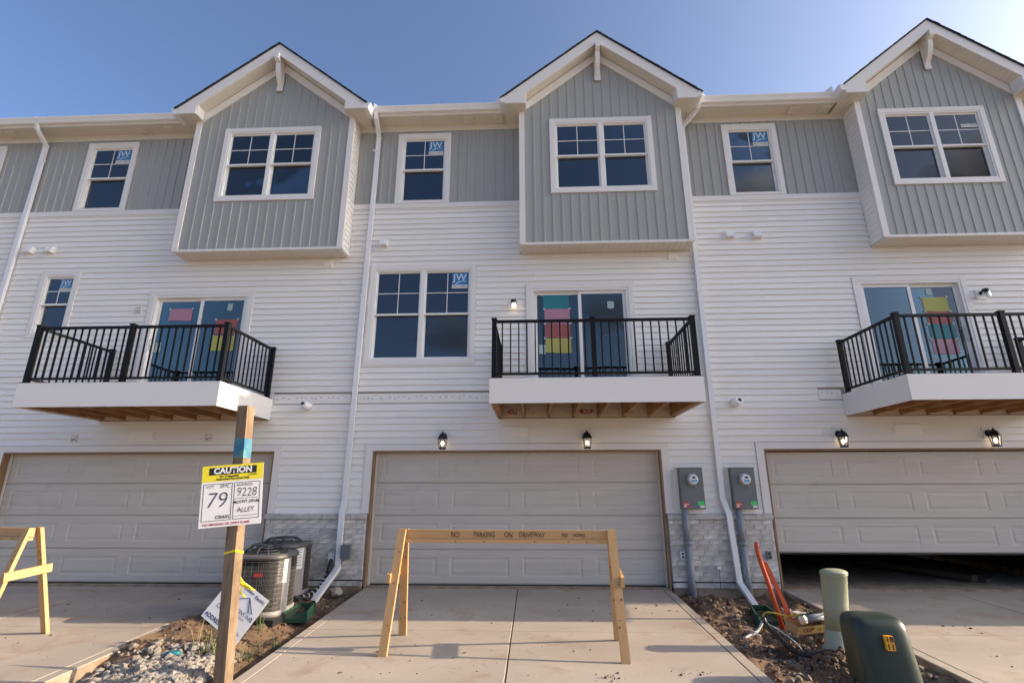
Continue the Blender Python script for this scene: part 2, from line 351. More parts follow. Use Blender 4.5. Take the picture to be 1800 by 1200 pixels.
def window(parent, x0, x1, z0, z1, yp, style='twin', cas=.092, sticker=None, lite=True, bottom_cas=True):
    d = .03; mb = MB()
    zi0 = z0+(cas if bottom_cas else .03)
    mb.box(x0, x0+cas, yp-d, yp-.001, z0, z1); mb.box(x1-cas, x1, yp-d, yp-.001, z0, z1)
    mb.box(x0+cas, x1-cas, yp-d+.001, yp-.001, z1-cas, z1-.001); mb.box(x0+cas, x1-cas, yp-d+.001, yp-.001, z0+.001, zi0)
    w = mb.build('window', 'trim', parent)
    a, b, zt = x0+cas, x1-cas, z1-cas; f = .032
    mb = MB(); mb.box(a, a+f, yp-.018, yp+.09, zi0, zt); mb.box(b-f, b, yp-.018, yp+.09, zi0, zt); mb.box(a+f, b-f, yp-.018, yp+.09, zt-f, zt); mb.box(a+f, b-f, yp-.018, yp+.09, zi0, zi0+f)
    cols = [(a+f, b-f)]
    if style == 'twin':
        c = (a+b)/2; mb.box(c-.04, c+.04, yp-.020, yp+.09, zi0+f, zt-f); cols = [(a+f, c-.04), (c+.04, b-f)]
    mb.build('frame', 'frame_white', w)
    zm = (zi0+zt)/2 - .01
    for ci, (p, q) in enumerate(cols):
        for nm, (u0, u1, ys) in (('upper_sash', (zm-.012, zt-f, yp+.018)), ('lower_sash', (zi0+f, zm+.022, yp+.05))):
            s = .03; mb = MB()
            mb.box(p, p+s, ys, ys+.028, u0, u1); mb.box(q-s, q, ys, ys+.028, u0, u1); mb.box(p+s, q-s, ys, ys+.028, u1-s, u1); mb.box(p+s, q-s, ys, ys+.028, u0, u0+s+.004)
            if nm == 'upper_sash': mb.box(p, q, ys-.022, ys, u0-.004, u0+.03)
            mb.build(nm, 'frame_white', w)
            box('pane', 'glass', w, p+s, q-s, ys+.011, ys+.017, u0+s, u1-s)
            if nm == 'upper_sash' and lite:
                cx = (p+q)/2; cz = (u0+u1)/2
                box('muntin', 'frame_white', w, cx-.007, cx+.007, ys+.005, ys+.0095, u0+s, u1-s)
                box('muntin', 'frame_white', w, p+s, q-s, ys+.0045, ys+.010, cz-.007, cz+.007)
    if sticker:
        p, q = cols[-1]; kind = sticker
        sw = min(.30, (q-p)*.42); sx1 = q-.045; sx0 = sx1-sw; zt2 = zt-f-.045; y = yp+.018+.0025
        if kind != 'strip':
            st = box('sticker', 'sticker_blue', w, sx0, sx1, y, y+.0015, zt2-sw*.78, zt2)
            cx = (sx0+sx1)/2
            text('JW', sw*.66, 'white_sticker', w, (cx, y, zt2-sw*.30), (1, 0, 0), (0, 0, 1), 'sticker_print', bold=.0)
            mb = MB()
            for t in range(10):
                u = t/10; u2 = (t+1)/10
                P_ = lambda u, o: (sx0+sw*(.25+.68*u), y-.002, zt2-sw*(.70-.16*math.sin(u*2.2)) + o)
                mb.quad(P_(u, -.012*(1-u)-.002), P_(u2, -.012*(1-u2)-.002), P_(u2, .004), P_(u, .004))
            mb.build('sticker_print', 'white_sticker', w)
        zs = zt2-sw*.79 if kind != 'strip' else zt2-.2
        box('sticker', 'white_sticker', w, sx0, sx1, y, y+.0015, zs-sw*.24, zs)
        text('JELD-WEN', sw*.19, 'ink', w, ((sx0+sx1)/2, y, zs-sw*.12), (1, 0, 0), (0, 0, 1), 'sticker_print')
    return w, (a, b, zi0, zt)

def slider(parent, x0, x1, z0, z1, papers, handle_left=True, label=True):
    cas = .10; yp = 0.0; mb = MB(); d = .03
    mb.box(x0, x0+cas, yp-d, -.001, z0, z1); mb.box(x1-cas, x1, yp-d, -.001, z0, z1); mb.box(x0+cas, x1-cas, yp-d+.001, -.001, z1-cas, z1-.001)
    w = mb.build('sliding_door', 'trim', parent); a, b, zt = x0+cas, x1-cas, z1-cas; f = .045; c = (a+b)/2
    mb = MB(); mb.box(a, a+f, -.02, .12, z0, zt); mb.box(b-f, b, -.02, .12, z0, zt); mb.box(a+f, b-f, -.02, .12, zt-f, zt); mb.box(a+f, b-f, -.02, .12, z0, z0+.04); mb.build('frame', 'frame_white', w)
    for (p, q, ys) in ((a+f, c+.03, .055 if handle_left else .02), (c-.03, b-f, .02 if handle_left else .055)):
        s = .06; mb = MB(); u0, u1 = z0+.04, zt-f
        mb.box(p, p+s, ys, ys+.03, u0, u1); mb.box(q-s, q, ys, ys+.03, u0, u1); mb.box(p+s, q-s, ys, ys+.03, u1-s, u1); mb.box(p+s, q-s, ys, ys+.03, u0, u0+s+.03); mb.build('door_leaf', 'frame_white', w)
        box('pane', 'door_glass', w, p+s, q-s, ys+.012, ys+.018, u0+s+.03, u1-s)
    hx = a+f+.03 if handle_left else b-f-.03; hy = .055
    MB().tube([(hx, hy, 4.02), (hx+.0, hy-.05, 4.06), (hx, hy-.055, 4.15), (hx, hy-.05, 4.24), (hx, hy, 4.28)], .012, 8).build('handle', 'frame_white', w)
    for (m, p, q, u0, u1) in papers:
        mb = MB(); n = 6; yb_ = (.055 if handle_left == ((p+q)/2 < c) else .02)+.006
        pts = [(p+(q-p)*t/n, yb_+.002*math.sin(t*2+u0*9), u0+.008*math.sin(t+p)) for t in range(n+1)] + [(q-(q-p)*t/n, yb_+.002*math.cos(t), u1) for t in range(n+1)]
        mb.prism(pts, (0, .0012, 0)); mb.build('taped_paper', m, w)
        for tx in (p, q):
            if q-p > .2: box('tape_corner', 'paper_mint', w, tx-.025, tx+.02, yb_-.004, yb_-.003, u1-.02, u1+.02)
    return w

def garage_door(parent, cx, raise_=0.0, nsec=4):
    W = 2.48; hs = 2.15/4
    root = box('garage_door', 'door_almond', parent, cx-W, cx+W, .165, .172, .02+raise_, raise_+hs*nsec-.02)
    for r_ in range(nsec):
        z0 = raise_ + r_*hs + (.012 if r_ == 0 else .002); z1 = raise_+(r_+1)*hs-.002; mb = MB(); yf = .12
        xs = [cx-W]; pw = 0.99
        cxs = [cx + (i-1.5)*1.205 for i in range(4)]
        for c in cxs: xs += [c-pw/2, c+pw/2]
        xs += [cx+W]; pz0, pz1 = z0+.115, z1-.115
        def q(x0, x1, a, b): mb.quad((x0, yf, a), (x1, yf, a), (x1, yf, b), (x0, yf, b))
        q(xs[0], xs[-1], z0+.02, pz0); q(xs[0], xs[-1], pz1, z1-.012)
        for i in range(0, len(xs), 2): q(xs[i], xs[i+1], pz0, pz1)
        # rolled edges
        mb.quad((xs[0], yf+.012, z0), (xs[-1], yf+.012, z0), (xs[-1], yf, z0+.02), (xs[0], yf, z0+.02))
        mb.quad((xs[0], yf, z1-.012), (xs[-1], yf, z1-.012), (xs[-1], yf+.012, z1), (xs[0], yf+.012, z1))
        mb.quad((xs[0], yf+.012, z1), (xs[-1], yf+.012, z1), (xs[-1], yf+.04, z1), (xs[0], yf+.04, z1))
        mb.quad((xs[-1], yf+.012, z0), (xs[0], yf+.012, z0), (xs[0], yf+.04, z0), (xs[-1], yf+.04, z0))
        for c in cxs:
            rings = []
            for d, y in ((0, yf), (.016, yf+.006), (.045, yf+.006), (.062, yf+.001)):
                rings.append([(c-pw/2+d, y, pz0+d), (c+pw/2-d, y, pz0+d), (c+pw/2-d, y, pz1-d), (c-pw/2+d, y, pz1-d)])
            i0 = len(mb.v)
            for rr in rings: mb.v += [Vector(t) for t in rr]
            for k in range(3):
                for t in range(4): mb.face((i0+k*4+t, i0+k*4+(t+1) % 4, i0+k*4+4+(t+1) % 4, i0+k*4+4+t))
            mb.face((i0+12, i0+13, i0+14, i0+15))
        mb.build('door_section', 'door_almond', root)
    box('bottom_seal', 'rubber', root, cx-W, cx+W, .118, .165, raise_-.012, raise_+.010)
    return root

def balcony(parent, x0, x1, detail=True, prints=False):
    y0 = -BALD; z0, z1 = 2.70, DECK; mb = MB(); t = .022
    mb.box(x0, x1, y0, y0+t, z0, z1); mb.box(x0, x0+t, y0+t+.0005, -.02, z0, z1-.001); mb.box(x1-t, x1, y0+t+.0005, -.02, z0, z1-.001)
    bal = mb.build('balcony', 'trim', parent)
    box('deck', 'joist', bal, x0+t+.001, x1-t-.001, y0+t+.001, -.02, z1-.03, z1-.003)
    n = 7; js = .04
    for i in range(n+1):
        for dx in ((0,) if 0 < i < n else (0, .045 if i == 0 else -.045)):
            x = x0+t+.004 + (x1-x0-2*t-.008-js)*i/n + dx
            box('joist', 'joist', bal, x, x+js, y0+t+.002, -.03, z0+.02, z1-.032)
            for bx_ in ((x0+t+.004,),): pass
    box('rim_joist', 'joist', bal, x0+t+.09, x1-t-.09, y0+t+.003, y0+t+.04, z0+.018, z1-.034)
    for i in range(n):
        a = x0+t+.05+(x1-x0-2*t-.05)*i/n; b = x0+t+(x1-x0-2*t-.05)*(i+1)/n
        box('house_wrap', 'wrap', bal, a, b, -.03+.004, -.022, z0-.0, z1-.04)
        if prints and i in (0, 3):
            text('\u25C4DUP' if i == 3 else '<DU', .11, 'red_print', bal, ((a+b)/2, -.026, z0+.10), (1, 0, 0), (0, 0, 1), 'wrap_print', bold=.004, sx=.8)
        if prints and i in (1, 4): box('wrap_print', 'red_print', bal, (a+b)/2-.06, (a+b)/2-.045, -.0275, -.0262, z0+.07, z0+.10)
    box('ledger_flashing', 'joist', bal, x0+.03, x1-.03, -.034, -.0215, z0-.012, z0-.0005)
    # railing
    def post(x, y):
        mb = MB(); mb.box(x-.034, x+.034, y-.034, y+.034, z1, z1+.93); mb.box(x-.042, x+.042, y-.042, y+.042, z1+.925, z1+.945); mb.box(x-.06, x+.06, y-.06, y+.06, z1-.002, z1+.012); mb.build('rail_post', 'black_metal', bal)
    xa, xb, ya, yw = x0+.06, x1-.06, y0+.065, -.11; xm = (xa+xb)/2
    for p in ((xa, ya), (xm, ya), (xb, ya), (xa, yw), (xb, yw)): post(*p)
    def run(a, b):
        a, b = Vector(a), Vector(b); L = (b-a).length; d = (b-a)/L
        MB().bar(a+d*.036+Vector((0, 0, z1+.895)), b-d*.036+Vector((0, 0, z1+.895)), .045, .038).build('top_rail', 'black_metal', bal)
        MB().bar(a+d*.036+Vector((0, 0, z1+.075)), b-d*.036+Vector((0, 0, z1+.075)), .035, .032).build('bottom_rail', 'black_metal', bal)
        n = int(L/.117); me = None
        for i in range(1, n):
            p = a + d*(L*i/n)
            box('baluster', 'black_metal', bal, p.x-.0095, p.x+.0095, p.y-.0095, p.y+.0095, z1+.092, z1+.876)
    run((xa, ya, 0), (xm, ya, 0)); run((xm, ya, 0), (xb, ya, 0)); run((xa, ya, 0), (xa, yw, 0)); run((xb, ya, 0), (xb, yw, 0))
    return bal

EAVE = 8.83
def bay(parent, x0, x1, win, low=False):
    c = (x0+x1)/2; hw = (x1-x0)/2; y = -BAYD; zb = 5.86; m_ = .80; AP = 10.47
    soff = lambda d: AP-.285-m_*d
    holes = [(win[0]+.09, win[1]-.09, win[2]+.09, win[3]-.09)]
    mb = MB(); wall(mb, x0+.002, x1-.002, zb, EAVE, holes, y+.001, y+.06)
    mb.prism([(x0+.002, y+.001, EAVE), (x1-.002, y+.001, EAVE), (x1-.002, y+.001, soff(hw)), (c, y+.001, soff(0)), (x0+.002, y+.001, soff(hw))], (0, .055, 0))
    mb.box(x0+.002, x0+.06, y+.061, -.0, zb, EAVE+.1); mb.box(x1-.06, x1-.002, y+.061, 0, zb, EAVE+.1)
    bw = mb.build('bay_wall', 'grey_board', parent)
    zlo = zb+.03
    # boards and battens
    n = 17; st = (x1-x0-.18)/n
    zt_ = lambda X: min(soff(abs(X-c))-.15, 99)
    for i in range(n+1):
        X = x0+.09+st*i
        if i in (0,): continue
        for a, b in minus(zlo, zt_(X), [(win[2]-.0, win[3]+.0)] if win[0]-.02 < X < win[1]+.02 else []):
            if i < n:
                pr = [(X-.022, y+.0005, a), (X-.017, y-.011, a), (X+.017, y-.011, a), (X+.022, y+.0005, a)]
                MB().prism(pr, (0, 0, b-a)).build('batten', 'grey_board', bw)
    # corner boards, bottom soffit, side siding
    mb = MB()
    for s, xe in ((1, x0), (-1, x1)):
        a, b = sorted((xe, xe+s*.085)); mb.box(a-.004 if s > 0 else a, b if s > 0 else b+.004, y-.026, y-.0, zb, EAVE-.02)
        xo = xe - s*.004
        a, b = sorted((xo-s*.018, xo)); mb.box(a, b, y-.027, y+.06, zb, EAVE-.021)
        a, b = sorted((xo-s*.016, xo)); mb.box(a, b, -.06, -.018, zb, EAVE-.022)
    mb.box(x0-.004, x1+.004, y-.02, y+.0, zb-.012, zb+.028)
    mb.build('corner_board', 'trim', bw)
    mb = MB(); k = int((x1-x0)/.10)
    for i in range(k):
        a = x0+(x1-x0)*i/k; mb.box(a+.003, a+(x1-x0)/k-.003, y-.018, -.018, zb-.024, zb-.013)
    mb.box(x0, x1, y-.015, -.019, zb-.0125, zb-.002); mb.build('bay_soffit', 'soffit', bw)
    for s, xe in ((-1, x0), (1, x1)):
        J = MB(); z = zb
        while z < EAVE-.03:
            t = min(z+PIT, EAVE-.02); a = xe+s*.0165; b = xe+s*.004
            J.prism([(a, y+.06, z), (b, y+.06, t+.003), (xe-s*.001, y+.06, t+.003), (xe-s*.001, y+.06, z+.004)], (0, -y-.06-.06, 0)); z += PIT
        J.build('side_siding', 'vinyl', bw)
    # gable: rake boards, returns, soffits, frieze
    yf = -.66; HW = hw+.30; rt_ = lambda d: AP-m_*d
    mb = MB(); din = hw-.10
    for s in (-1, 1):
        X = lambda d: c+s*d
        P1 = [(X(0), yf, rt_(0)-.03), (X(HW), yf, rt_(HW)-.03), (X(HW), yf, EAVE-.055), (X(din), yf, EAVE-.055), (X(din), yf, rt_(din)-.285), (X(0), yf, rt_(0)-.285)]
        if s < 0: P1.reverse()
        mb.prism(P1, (0, .025, 0))
        a, b = sorted((X(din), X(din-.02))); mb.prism([(X(din), yf+.026, EAVE-.055), (X(din), yf+.026, soff(din)+.02), (X(din), y-.04, soff(din)+.02), (X(din), y-.04, EAVE-.055)], (-s*.018, 0, 0))
        # frieze on wall
        F = [(X(0), y-.03, soff(0)), (X(din+.08), y-.03, soff(din+.08)), (X(din+.08), y-.03, soff(din+.08)-.19), (X(0), y-.03, soff(0)-.19)]
        if s < 0: F.reverse()
        mb.prism(F, (0, .028, 0))
        # outer fascia of the return
        a, b = sorted((X(HW), X(HW-.02))); mb.box(a, b, yf+.026, -.34, EAVE-.054, rt_(HW)-.035)
    rk = mb.build('gable_trim', 'trim', parent)
    for s in (-1, 1):
        X = lambda d: c+s*d; k = 17
        mb = MB()
        for i in range(k):
            d0 = din*i/k+.002; d1 = din*(i+1)/k-.002
            mb.prism([(X(d0), yf+.026, soff(d0)+.012), (X(d1), yf+.026, soff(d1)+.012), (X(d1), y-.031, soff(d1)+.012), (X(d0), y-.031, soff(d0)+.012)], (0, 0, .008))
        mb.prism([(X(.0), yf+.026, soff(.0)+.024), (X(din), yf+.026, soff(din)+.024), (X(din), y-.001, soff(din)+.024), (X(0), y-.001, soff(0)+.024)], (0, 0, .006))
        # return underside
        a, b = sorted((X(din), X(HW)))
        for i in range(5):
            p = a+(b-a)*i/5; mb.box(p+.002, p+(b-a)/5-.002, yf+.026, -.02, EAVE-.053, EAVE-.043)
        mb.box(a, b, yf+.027, -.02, EAVE-.0425, EAVE-.035)
        mb.build('gable_soffit', 'soffit', rk)
        # side gutter on the return and its flared end
        xg0, xg1 = sorted((X(HW), X(HW+.11)))
        mb = MB(); xo = X(HW+.11); xi = X(HW)
        mb.prism([(xi, yf+.0, rt_(HW)-.16), (X(HW+.07), yf, rt_(HW)-.16), (X(HW+.09), yf, rt_(HW)-.09), (xo, yf, rt_(HW)-.05), (xo, yf, rt_(HW)-.03), (xi, yf, rt_(HW)-.03)], (0, -yf-.335, 0))
        mb.prism([(xo, -.47, rt_(HW)-.02), (X(HW+.12), -.47, rt_(HW)+.11), (X(HW+.25), -.44, rt_(HW)+.02), (X(HW+.25), -.44, rt_(HW)-.03)], (0, .008, 0))
        mb.build('gutter_return', 'gutter', rk)
    # bracket under the peak
    pts = []
    for t in range(9):
        u = t/8; pts.append((yf+.04 + (y-.055-yf-.04)*(u**1.6), AP-.46-.42*u**.75))
    prof = [(yf-.045, AP-.30), (yf-.045, AP-.42), (yf+.0, AP-.46)] + pts + [(y-.055, AP-.95), (y-.031, AP-.95), (y-.031, AP-.285)]
    MB().prism([(c-.045, a, b) for a, b in prof], (.09, 0, 0)).build('gable_bracket', 'trim', parent)
    box('bracket_block', 'trim', parent, c-.062, c+.062, y-.052, y-.0305, AP-1.0, AP-.42)
    # roof
    mb = MB()
    for s in (-1, 1):
        X = lambda d: c+s*d
        P = [(X(0), yf-.02, AP), (X(HW+.02), yf-.02, rt_(HW+.02)), (X(HW+.02), yf-.02, rt_(HW+.02)-.028), (X(0), yf-.02, AP-.028)]
        if s < 0: P.reverse()
        mb.prism(P, (0, 3.9, 0))
    # ragged shingle edge
    d = 0
    while d < HW:
        for s in (-1, 1): X = lambda q: c+s*q; y_ = yf-.026-.006*random.random(); o_ = .006+.008*random.random(); mb.prism([(X(d), y_, rt_(d)-.004), (X(d+.105), y_, rt_(d+.105)-.004), (X(d+.105), y_, rt_(d+.105)+o_), (X(d), y_, rt_(d)+o_*.4)], (0, .15, 0))
        d += .11
    mb.build('gable_roof', 'shingle', parent)
    if not low: window(parent, *win[:4], y, 'twin', sticker=win[4])
    else: window(parent, *win[:4], y, 'twin')
    return bw

def bricks(parent, x0, x1):
    z0, z1 = .095, 1.03; y = -.045
    root = box('brick_wainscot', 'mortar', parent, x0, x1, y+.006, -.001, z0, z1)
    vs_ = []
    for k in range(6):
        rnd = random.Random(k); me = MB(); L, h = (.194, .066) if k < 4 else (.092, .066)
        b = .004; r0 = [(-L/2, 0, -h/2), (L/2, 0, -h/2), (L/2, 0, h/2), (-L/2, 0, h/2)]
        j = lambda v: tuple(c+rnd.uniform(-.0022, .0022) for c in v)
        me.loft([[(a, .012, c) for a, _, c in r0], [j((a, -.004, c)) for a, _, c in r0], [j((a*(1-b*2/L), -.011, c*(1-b*2/h))) for a, _, c in r0]], smooth=False)
        m = bpy.data.meshes.new('brick'); m.from_pydata(me.v, [], me.f); m.materials.append(M['brick']); m.update(); vs_.append(m)
    w = wl(root); row = 0; z = z0+.037
    while z < z1-.02:
        x = x0 + (.002 if row % 2 == 0 else -random.uniform(.07, .13))
        while x < x1-.03:
            bl = random.uniform(.15, .24); a, b = max(x, x0+.002), min(x+bl, x1-.002); cxx = (a+b)/2
            if b-a > .13: m = vs_[random.randrange(4)]; sc = (b-a)/.196
            else: m = vs_[4+random.randrange(2)]; sc = (b-a)/.094
            if b-a > .025:
                o = link('brick', m, root, (cxx-w.x, y+.004+random.uniform(-.003, .002)-w.y, z-w.z)); o.scale = (sc, 1, 1)
            x += bl+.008
        z += .0785; row += 1
    x = x0-.012
    while x < x1:
        q = min(x+random.uniform(.38, .52), x1+.012)
        if x1-q < .12: q = x1+.012
        mb = MB(); mb.prism([(x, -.085, 1.032), (x, -.088, 1.094), (x, -.06, 1.112), (x, -.002, 1.116), (x, -.002, 1.032)], (q-x-.004, 0, 0)); mb.build('cap_stone', 'cap_stone', root); x = q
    x = x0
    while x < x1-.02:
        q = min(x+random.uniform(.25, .42), x1); box('base_brick', 'brick', root, x+.003, q-.003, -.052, -.002, .006, .078); x = q
    box('weep_strip', 'dark_hole', root, x0, x1, -.046, -.003, .080, .0945)
    box('foundation', 'concrete_edge', root, x0, x1, -.03, -.004, -.55, .004)
    return root

def townhouse(k, label, cfg):
    cx = cfg['cx']; x0, x1 = cfg['x']; low = cfg.get('low', False)
    T = thing('townhouse', (cx, 0, 0), label, 'house', 'row of townhouses')
    gx = cfg['garage']; OP = 2.475; HD = 2.15
    holes_wall = [(gx-OP, gx+OP, -1, HD)]; cut = [(gx-OP-.13, gx+OP+.13, -1, HD+.115)]
    b0, b1 = cfg['bay']
    holes_wall.append((b0+.06, b1-.06, 5.95, EAVE)); cut.append((b0-.02, b1+.02, 5.832, 99))
    for (a, b, z0, z1, style, st) in cfg['win']:
        holes_wall.append((a+.09, b-.09, z0+.09, z1-.09)); cut.append((a-.003, b+.003, z0-.003, z1+.003))
    if cfg.get('slider'):
        s = cfg['slider']; holes_wall.append((s[0]+.1, s[1]-.1, DECK-.02, s[2]-.1)); cut.append((s[0]-.003, s[1]+.003, DECK-.1, s[2]+.003))
    if cfg.get('balcony'): cut.append((cfg['balcony'][0]+.02, cfg['balcony'][1]-.02, 2.69, DECK-.03))
    mb = MB(); wall(mb, x0, x1, 0, EAVE, holes_wall, .0, .14); sh = mb.build('wall', 'sheath', T)
    siding(sh, x0, x1, SZ0, BAND, cut, cfg.get('bad'), low)
    # under the band: starter, band, grey board wall
    for a, b in minus(x0, x1, [(b0-.02, b1+.02)]):
        mb = MB(); mb.box(a, b, -.034, -.001, BAND+.004, BAND+.112); mb.box(a, b, -.022, -.001, BAND-.03, BAND+.003); mb.build('trim_band', 'trim', sh)
        box('frieze_board', 'soffit', sh, a, b, -.03, -.0165, EAVE-.145, EAVE-.001)
    z0, z1 = BAND+.113, EAVE-.02
    gh = [(a, b, c, d) for (a, b, c, d, *_) in cfg['win'] if d > 6.9] + [(b0-.02, b1+.02, 5, 99)]
    for a, b in minus(x0, x1, [(b0-.02, b1+.02)]): wall(MB(), a, b, z0, z1, [(h[0]+.01, h[1]-.01, h[2]+.01, h[3]-.01) for h in gh if h[3] < 99], -.012, -.001).build('board_wall', 'grey_board', sh)
    X = x0+.07
    while X < x1:
        for a, b in minus(z0, EAVE-.146, [(h[2], h[3]) for h in gh if h[0]-.022 < X < h[1]+.022]):
            if b-a > .02: MB().prism([(X-.022, -.0115, a), (X-.017, -.028, a), (X+.017, -.028, a), (X+.022, -.0115, a)], (0, 0, b-a)).build('batten', 'grey_board', sh)
        X += .178
    for (a, b, c, d, style, st) in cfg['win']: window(T, a, b, c, d, 0.0 if d < 6.9 else -.014, style, sticker=st, bottom_cas=d < 6.9)
    if cfg.get('slider'): slider(T, s[0], s[1], DECK+.01, s[2], s[3], s[4])
    if cfg.get('balcony'): balcony(T, *cfg['balcony'], prints=cfg.get('prints', False))
    # garage opening
    mb = MB()
    for sg in (-1, 1):
        a, b = sorted((gx+sg*OP, gx+sg*(OP+.125))); mb.box(a, b, -.032, -.001, 1.118, HD+.11)
    mb.box(gx-OP, gx+OP, -.031, -.001, HD, HD+.109); mb.build('garage_casing', 'trim', T)
    mb = MB()
    for sg in (-1, 1):
        a, b = sorted((gx+sg*(OP-.03), gx+sg*OP)); mb.box(a, b, -.028, .118, 0, HD)
    mb.box(gx-OP+.03, gx+OP-.03, -.027, .118, HD-.03, HD); mb.build('garage_jamb', 'jamb_wood', T)
    for sg in (-1, 1):
        a, b = sorted((gx+sg*(OP-.062), gx+sg*(OP-.031))); box('door_stop', 'soffit', T, a, b, .085, .105, .0, HD-.03)
    garage_door(T, gx, cfg.get('raise', 0.0), 4 if not cfg.get('raise') else 3)
    mb = MB(); mb.box(gx-OP, gx+OP, -.004, 6.2, -.3, -.004); mb.build('garage_floor', 'concrete_edge', T)
    if cfg.get('raise'):
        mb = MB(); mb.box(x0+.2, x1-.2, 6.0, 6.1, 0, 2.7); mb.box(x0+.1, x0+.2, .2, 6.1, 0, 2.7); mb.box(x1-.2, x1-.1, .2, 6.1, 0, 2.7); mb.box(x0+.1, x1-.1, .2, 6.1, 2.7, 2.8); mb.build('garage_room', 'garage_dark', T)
    # rooms behind the windows
    if not low:
        for (za, zb_) in ((3.0, 5.75), (5.95, 8.78)):
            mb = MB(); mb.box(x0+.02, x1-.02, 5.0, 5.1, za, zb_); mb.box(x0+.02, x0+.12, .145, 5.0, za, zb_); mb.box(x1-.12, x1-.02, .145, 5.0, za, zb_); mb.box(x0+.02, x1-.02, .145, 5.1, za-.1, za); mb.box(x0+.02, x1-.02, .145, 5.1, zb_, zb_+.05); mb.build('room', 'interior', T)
    # eaves
    for a, b in minus(x0, x1, [(b0-.29, b1+.29)]):
        mb = MB(); n = max(1, int((b-a)/.10))
        for i in range(n):
            p = a+(b-a)*i/n; mb.box(p+.0015, p+(b-a)/n-.0015, -.325, -.0, EAVE, EAVE+.01)
        mb.box(a, b, -.325, 0, EAVE+.0105, EAVE+.02); mb.build('eave_soffit', 'soffit', T)
        mb = MB(); mb.box(a, b, -.345, -.326, EAVE-.01, EAVE+.17)
        mb.prism([(a, -.346, EAVE+.03), (a, -.42, EAVE+.03), (a, -.44, EAVE+.085), (a, -.462, EAVE+.125), (a, -.462, EAVE+.15), (a, -.452, EAVE+.15), (a, -.44, EAVE+.13), (a, -.346, EAVE+.13)], (b-a, 0, 0)); mb.build('gutter', 'gutter', T)
    mb = MB(); ez = lambda y, o: EAVE+o+.5*(y+.4)
    for a, b in minus(x0, x1, [(b0-.29, b1+.29)]): mb.prism([(a, -.40, ez(-.4, .165)), (a, .2, ez(.2, .165)), (a, .2, ez(.2, .195)), (a, -.40, ez(-.4, .195))], (b-a, 0, 0))
    mb.prism([(x0, .2005, ez(.2, .165)), (x0, 6.2, ez(6.2, .165)), (x0, 6.2, ez(6.2, .2)), (x0, .2005, ez(.2, .195))], (x1-x0, 0, 0)); mb.prism([(x0, 12.8, EAVE+.165), (x0, 6.2, EAVE+.165+.5*6.6), (x0, 6.2, EAVE+.2+.5*6.6), (x0, 12.8, EAVE+.195)], (x1-x0, 0, 0)); mb.build('roof', 'shingle', T)
    mb = MB(); mb.box(x0, x1, 12.2, 12.4, -.5, EAVE+.05)
    if cfg.get('end_left'): mb.box(x0, x0+.15, .15, 12.2, -.5, EAVE+.1)
    if cfg.get('end_right'): mb.box(x1-.15, x1, .15, 12.2, -.5, EAVE+.1)
    mb.build('rear_wall', 'vinyl', T)
    bay(T, b0, b1, cfg['baywin'], low)
    for (a, b) in cfg.get('bricks', []): bricks(T, a, b)
    return T

def vblock(X, y): pass
PM, PP, PR, PY, PT = 'paper_mint', 'paper_pink', 'paper_red', 'paper_yellow', 'paper_teal'
def shift(c, dx, **kw):
    n = dict(c); n['cx'] = c['cx']+dx; n['x'] = (c['x'][0]+dx, c['x'][1]+dx); n['garage'] = c['garage']+dx; n['bay'] = (c['bay'][0]+dx, c['bay'][1]+dx)
    n['baywin'] = (c['baywin'][0]+dx, c['baywin'][1]+dx, *c['baywin'][2:4], None); n['win'] = [(a+dx, b+dx, *r[:3], None) for a, b, *r in c['win']]
    if c.get('slider'): n['slider'] = (c['slider'][0]+dx, c['slider'][1]+dx, c['slider'][2], [], c['slider'][4])
    if c.get('balcony'): n['balcony'] = (c['balcony'][0]+dx, c['balcony'][1]+dx)
    n['bricks'] = [(a+dx, b+dx) for a, b in c.get('bricks', [])]; n.update(kw); return n
CM = dict(cx=0, x=(-3.32, 3.32), garage=0.0, bay=(.13, 3.29), baywin=(.71, 2.715, 6.91, 8.585, None), bad=(2.98, 3.16, -3.32, -.33),
          win=[(-2.77, -.73, 3.68, 5.65, 'twin', 'jw'), (-2.405, -1.305, 6.992, 8.62, 'single', 'jw')],
          slider=(.21, 2.21, 5.22, [(PT, .53, 1.01, 4.74, 5.02), (PP, .55, 1.02, 4.45, 4.74), (PR, .555, 1.025, 4.17, 4.45), (PY, .56, 1.03, 3.89, 4.17), (PM, .44, .56, 3.87, 4.05), (PM, 1.72, 1.84, 4.72, 4.86)], True),
          balcony=(-.32, 2.79), prints=True, bricks=[(2.5, 4.165)])
CL = dict(cx=-6.65, x=(-9.97, -3.32), garage=-6.69, bay=(-6.50, -3.25), baywin=(-5.88, -3.90, 6.91, 8.585, None), bad=(2.98, 3.16, -4.37, -3.32),
          win=[(-9.37, -8.575, 4.29, 5.67, 'single', 'jw'), (-9.085, -7.988, 6.992, 8.62, 'single', 'jw')],
          slider=(-7.06, -5.0, 5.21, [(PP, -6.67, -6.22, 4.62, 4.86), (PR, -5.70, -5.27, 4.32, 4.62), (PY, -5.72, -5.28, 4.00, 4.30), (PM, -5.52, -5.42, 4.80, 4.94), (PM, -6.83, -6.72, 4.0, 4.18)], True),
          balcony=(-7.55, -4.38), bricks=[(-4.21, -2.5)])
